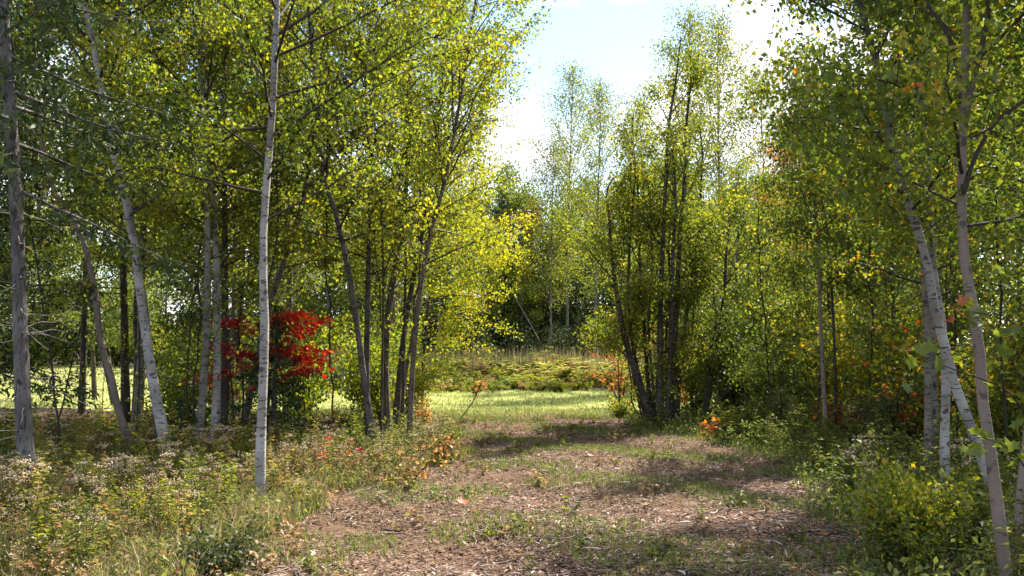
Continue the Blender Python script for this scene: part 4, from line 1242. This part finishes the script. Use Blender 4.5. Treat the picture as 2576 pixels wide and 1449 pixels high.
stuff('lawn_grass', mb, 'lawn_grass', 'pale mown grass in full sun beyond the path', 'grass')
# meadow of tall weeds
mb = MB()
x, y = pts_in(15000, -14, 16, 34, 54, lambda x, y: (y > 36.0 + .12 * x + .8 * wob(x * .5, y * .4)) & (np.abs(x) < .42 * y))
hh = .95 + .22 * wob(x * .8, y * .5)
blades(mb, x, y, np.clip(hh, .4, 1.6) * np.clip((y - 33) / 9, .45, 1.1), .03, np.clip(rng.normal(.36, .2, len(x)) + .25 * wob(x * .35 + 4, y * .5), 0, 1), .35)
stuff('meadow_grass', mb, 'grass', 'tall green meadow growth behind the mown lawn', 'grass')
mb = MB()
x, y = pts_in(9000, -14, 16, 36, 54, lambda x, y: (y > 40.5 + .12 * x) & (wob(x * .4 + 2, y * .6) > -.25) & (np.abs(x) < .42 * y))
blades(mb, x, y, 1.35, .03, np.clip(rng.normal(.5, .22, len(x)), 0, 1), .15)
stuff('meadow_seed_stalks', mb, 'drygrass', 'tan seed stalks standing above the meadow', 'grass')
# weed clumps along the front of the meadow
W_mead = [Weed('meadow_weed', 'weed', m, 1.0, 8, 260, .16, .2, 0, t, .17, .45) for m, t in (('leaf_birch', .5), ('leaf_green', .42), ('weed_leaf', .62), ('weed_brown', .5))]
for i in range(270):
    y = 34.0 + 13 * rng.uniform() ** 1.3
    x = rng.uniform(-.15 * y, .20 * y)
    f = np.clip((y - 34.5 + .8 * float(wob(x * .7, y * .6))) / 6, 0, 1)
    k = int(rng.choice(4, p=[.65 - .5 * f, .1 + .12 * f, .2 + .2 * f, .05 + .18 * f]))
    o = W_mead[k].put(x, y, (.38 + .75 * f) * rng.uniform(.6, 1.25), ['bright green leafy weed clump in the meadow', 'deep green leafy weed clump in the meadow', 'olive yellow weed clump in the meadow', 'withered brown weed clump in the meadow'][k], 'weed clumps in the meadow')
    o.scale = (o.scale[0] * rng.uniform(1.2, 2.1), o.scale[1] * 1.5, o.scale[2] * rng.uniform(.7, 1.0))
for x, y, s in [(1195, 995, .8), (1240, 990, .55)]:
    b = gpt(x, y)
    W_mead[1].put(b[0], b[1], s, 'dark green weed tuft standing alone on the mown lawn', 'dark tufts on the lawn')

# ------------------------------------------------------------------ individual chips, sticks and fallen leaves on the path
def chip_mesh():
    L, w, t = rng.uniform(.05, .13), rng.uniform(.008, .02), rng.uniform(.004, .008)
    k = 5
    s = np.linspace(-.5, .5, k)
    cen = np.stack([s * L, np.cumsum(rng.normal(size=k) * .004), .012 * np.cos(s * 2.5) * rng.uniform(-1, 1)], 1)
    ww = w * (1 - (2 * s) ** 4 * rng.uniform(.3, .8)) / 2
    V = []
    for c, a in zip(cen, ww):
        V += [c + [0, -a, 0], c + [0, a, 0], c + [0, a * .8, t], c + [0, -a * .8, t]]
    q = []
    for i in range(k - 1):
        o = i * 4
        for e in range(4):
            q.append((o + e, o + (e + 1) % 4, o + 4 + (e + 1) % 4, o + 4 + e))
    q += [(3, 2, 1, 0), (k * 4 - 4, k * 4 - 3, k * 4 - 2, k * 4 - 1)]
    mb = MB()
    mb.add(R3(V), quads=q, attr=rng.uniform(.35, .85))
    return mb.mesh('wood_chip', M['chip'])


CH = [chip_mesh() for _ in range(8)]
x, y = pts_in(190, -2.3, 3.6, 5.8, 13, lambda x, y: in_path(x, y) & ((x > -.3) | (y < 7.2)), True)
for a, b_ in zip(x, y):
    o = link('wood_chip', CH[rng.integers(8)], (a, b_, float(hz(a, b_)) + .042), rz=rng.normal() * .8, scale=rng.uniform(.6, 1.3))
    o.rotation_euler[0] = rng.normal() * .15
    tag(o, 'pale splintered wood chip lying on the path litter', 'wood chip', 'wood chips on the path')
FL = [single_leaf('fallen_leaf', 'leaf_orange', .3, .085), single_leaf('fallen_leaf', 'leaf_rust', .6, .08), single_leaf('fallen_leaf', 'litter', .75, .085), single_leaf('fallen_leaf', 'litter', .9, .08), single_leaf('fallen_leaf', 'leaf_yellow', .75, .07)]
x, y = pts_in(110, -2.5, 4, 5.8, 14, lambda x, y: in_path(x, y, .2), True)
for a, b_ in zip(x, y):
    o = link('fallen_leaf', FL[rng.choice(5, p=[.08, .22, .34, .28, .08])], (a, b_, float(hz(a, b_)) + .045), rz=rng.uniform(0, 6.28), scale=rng.uniform(.7, 1.2))
    o.rotation_euler[0], o.rotation_euler[1] = rng.normal() * .2, rng.normal() * .2
    tag(o, 'curled fallen maple leaf lying on the path litter', 'leaf', 'fallen maple leaves on the path')
g = gpt(1166, 1280)
o = link('fallen_leaf', single_leaf('fallen_leaf', 'leaf_red', .9, .12), (g[0], g[1], g[2] + .05))
o.rotation_euler = (.5, .1, .4)
tag(o, 'single bright red-orange maple leaf lying on the path', 'leaf')


def stick(label, pts, w, bark='deadwood', name='dead_branch', d=None, fork=3):
    P = [gpt(*pts[0][:2]) if d is None else at(*pts[0], d)]
    for q in pts[1:]:
        P.append(at(*q, P[0][1]) if d is not None or len(q) == 2 else gpt(q[0], q[1]))
    P = resample(R3(P), 9)
    P[:, 2] = np.maximum(P[:, 2], hz(P[:, 0], P[:, 1]) + .02)
    b = P[0].copy()
    tm = MB()
    rad = np.linspace(w, w * .4, 9)
    pol = [(P - b, rad)]
    for i in range(fork):
        a = rng.integers(3, 8)
        q = branch_line(P[a] - b, norm(rng.normal(size=3) + R3([0, 0, .6])), rng.uniform(.2, .5), 9, .1, .1)
        q[:, 2] = np.maximum(q[:, 2], .01 + float(hz(b[0], b[1])) - b[2])
        pol.append((q, np.linspace(w * .5, .002, 9)))
    tubes(tm, pol, 6)
    return tag(link(name, tm.mesh(name, M[bark], True), tuple(b)), label, 'branch')


stick('pale dead stick standing up against the thin background trunk', [(257, 1070), (258, 1000), (262, 950), (268, 900)], .012)
stick('pale forked dead stick leaning among the weeds under the left trees', [(290, 1030), (284, 960), (276, 880)], .012)
stick('pale fallen stick lying slanted beside the dark spruce trunk', [(222, 1020), (200, 985), (178, 955)], .014, fork=1)
stick('grey fallen branch lying across the left forest floor', [(180, 1040, 0), (250, 1032, 0), (340, 1018, 0)], .03, 'dark')
stick('thin dark fallen branch at the foot of the birch clump', [(1480, 1066, 0), (1540, 1068, 0), (1600, 1070, 0)], .022, 'dark')
stick('short dark bark piece lying on the path litter', [(960, 1338, 0), (990, 1342, 0), (1020, 1340, 0)], .018, 'dark', fork=0)

# dark background trunks under the left canopy
for lab, pts, H, w in [('dark straight trunk with crooked low limbs against the left field', [(205, 1042), (210, 900), (212, 800), (216, 650), (214, 500)], 9, 22),
                       ('thin dark trunk just behind the dead sticks', [(238, 1005), (234, 900), (230, 780), (228, 650)], 8, 15),
                       ('dark leaning trunk with a wide foot against the left field', [(288, 1020), (270, 940), (252, 870), (235, 800), (225, 700)], 7, 17),
                       ('thick dark trunk behind the thin leaning grey one', [(316, 1065), (314, 900), (312, 760), (308, 600), (300, 450)], 10, 27),
                       ('short dark trunk beside the thick dark one', [(346, 1010), (346, 900), (350, 800), (356, 650)], 8, 16)]:
    traced('forest_tree', lab, pts, H, w, 'dark', 'leaf_green', 7000, 2.0, z0=.30, nb=24, leaf=.08, tone=.4, up=(-8, 50))

# low tub in the weeds
g = gpt(1003 * 2576 / 3072, 1172 * 2576 / 3072)
mb = MB()
prof = R3([(.0, .02), (.26, .02), (.36, .30), (.40, .33), (.41, .36), (.38, .37), (.34, .33), (.24, .06), (0, .06)])
an = np.linspace(0, 2 * math.pi, 25)[:-1]
V = np.concatenate([np.stack([p_[0] * np.cos(an), p_[0] * np.sin(an), np.full(24, p_[1])], 1) for p_ in prof])
q = [(i * 24 + j, i * 24 + (j + 1) % 24, (i + 1) * 24 + (j + 1) % 24, (i + 1) * 24 + j) for i in range(len(prof) - 1) for j in range(24)]
mb.add(V, quads=q, attr=.5)
mt, nt, N, L, out = newmat('black_rubber')
bs = N('ShaderNodeBsdfPrincipled')
nn = N('ShaderNodeTexNoise')
nn.inputs['Scale'].default_value = 6
rr_ = ramp(N, [(.3, (.012, .012, .014)), (.7, (.035, .034, .036))])
L(nn.outputs['Fac'], rr_.inputs['Fac'])
L(rr_.outputs['Color'], bs.inputs['Base Color'])
bs.inputs['Roughness'].default_value = .4
L(bs.outputs[0], out.inputs['Surface'])
o = link('rubber_tub', mb.mesh('rubber_tub', mt, True), (g[0], g[1], g[2] + .16))
o.rotation_euler = (.55, .1, 0)
tag(o, 'black round tub lying tilted in the weeds behind the scarlet maple', 'tub')
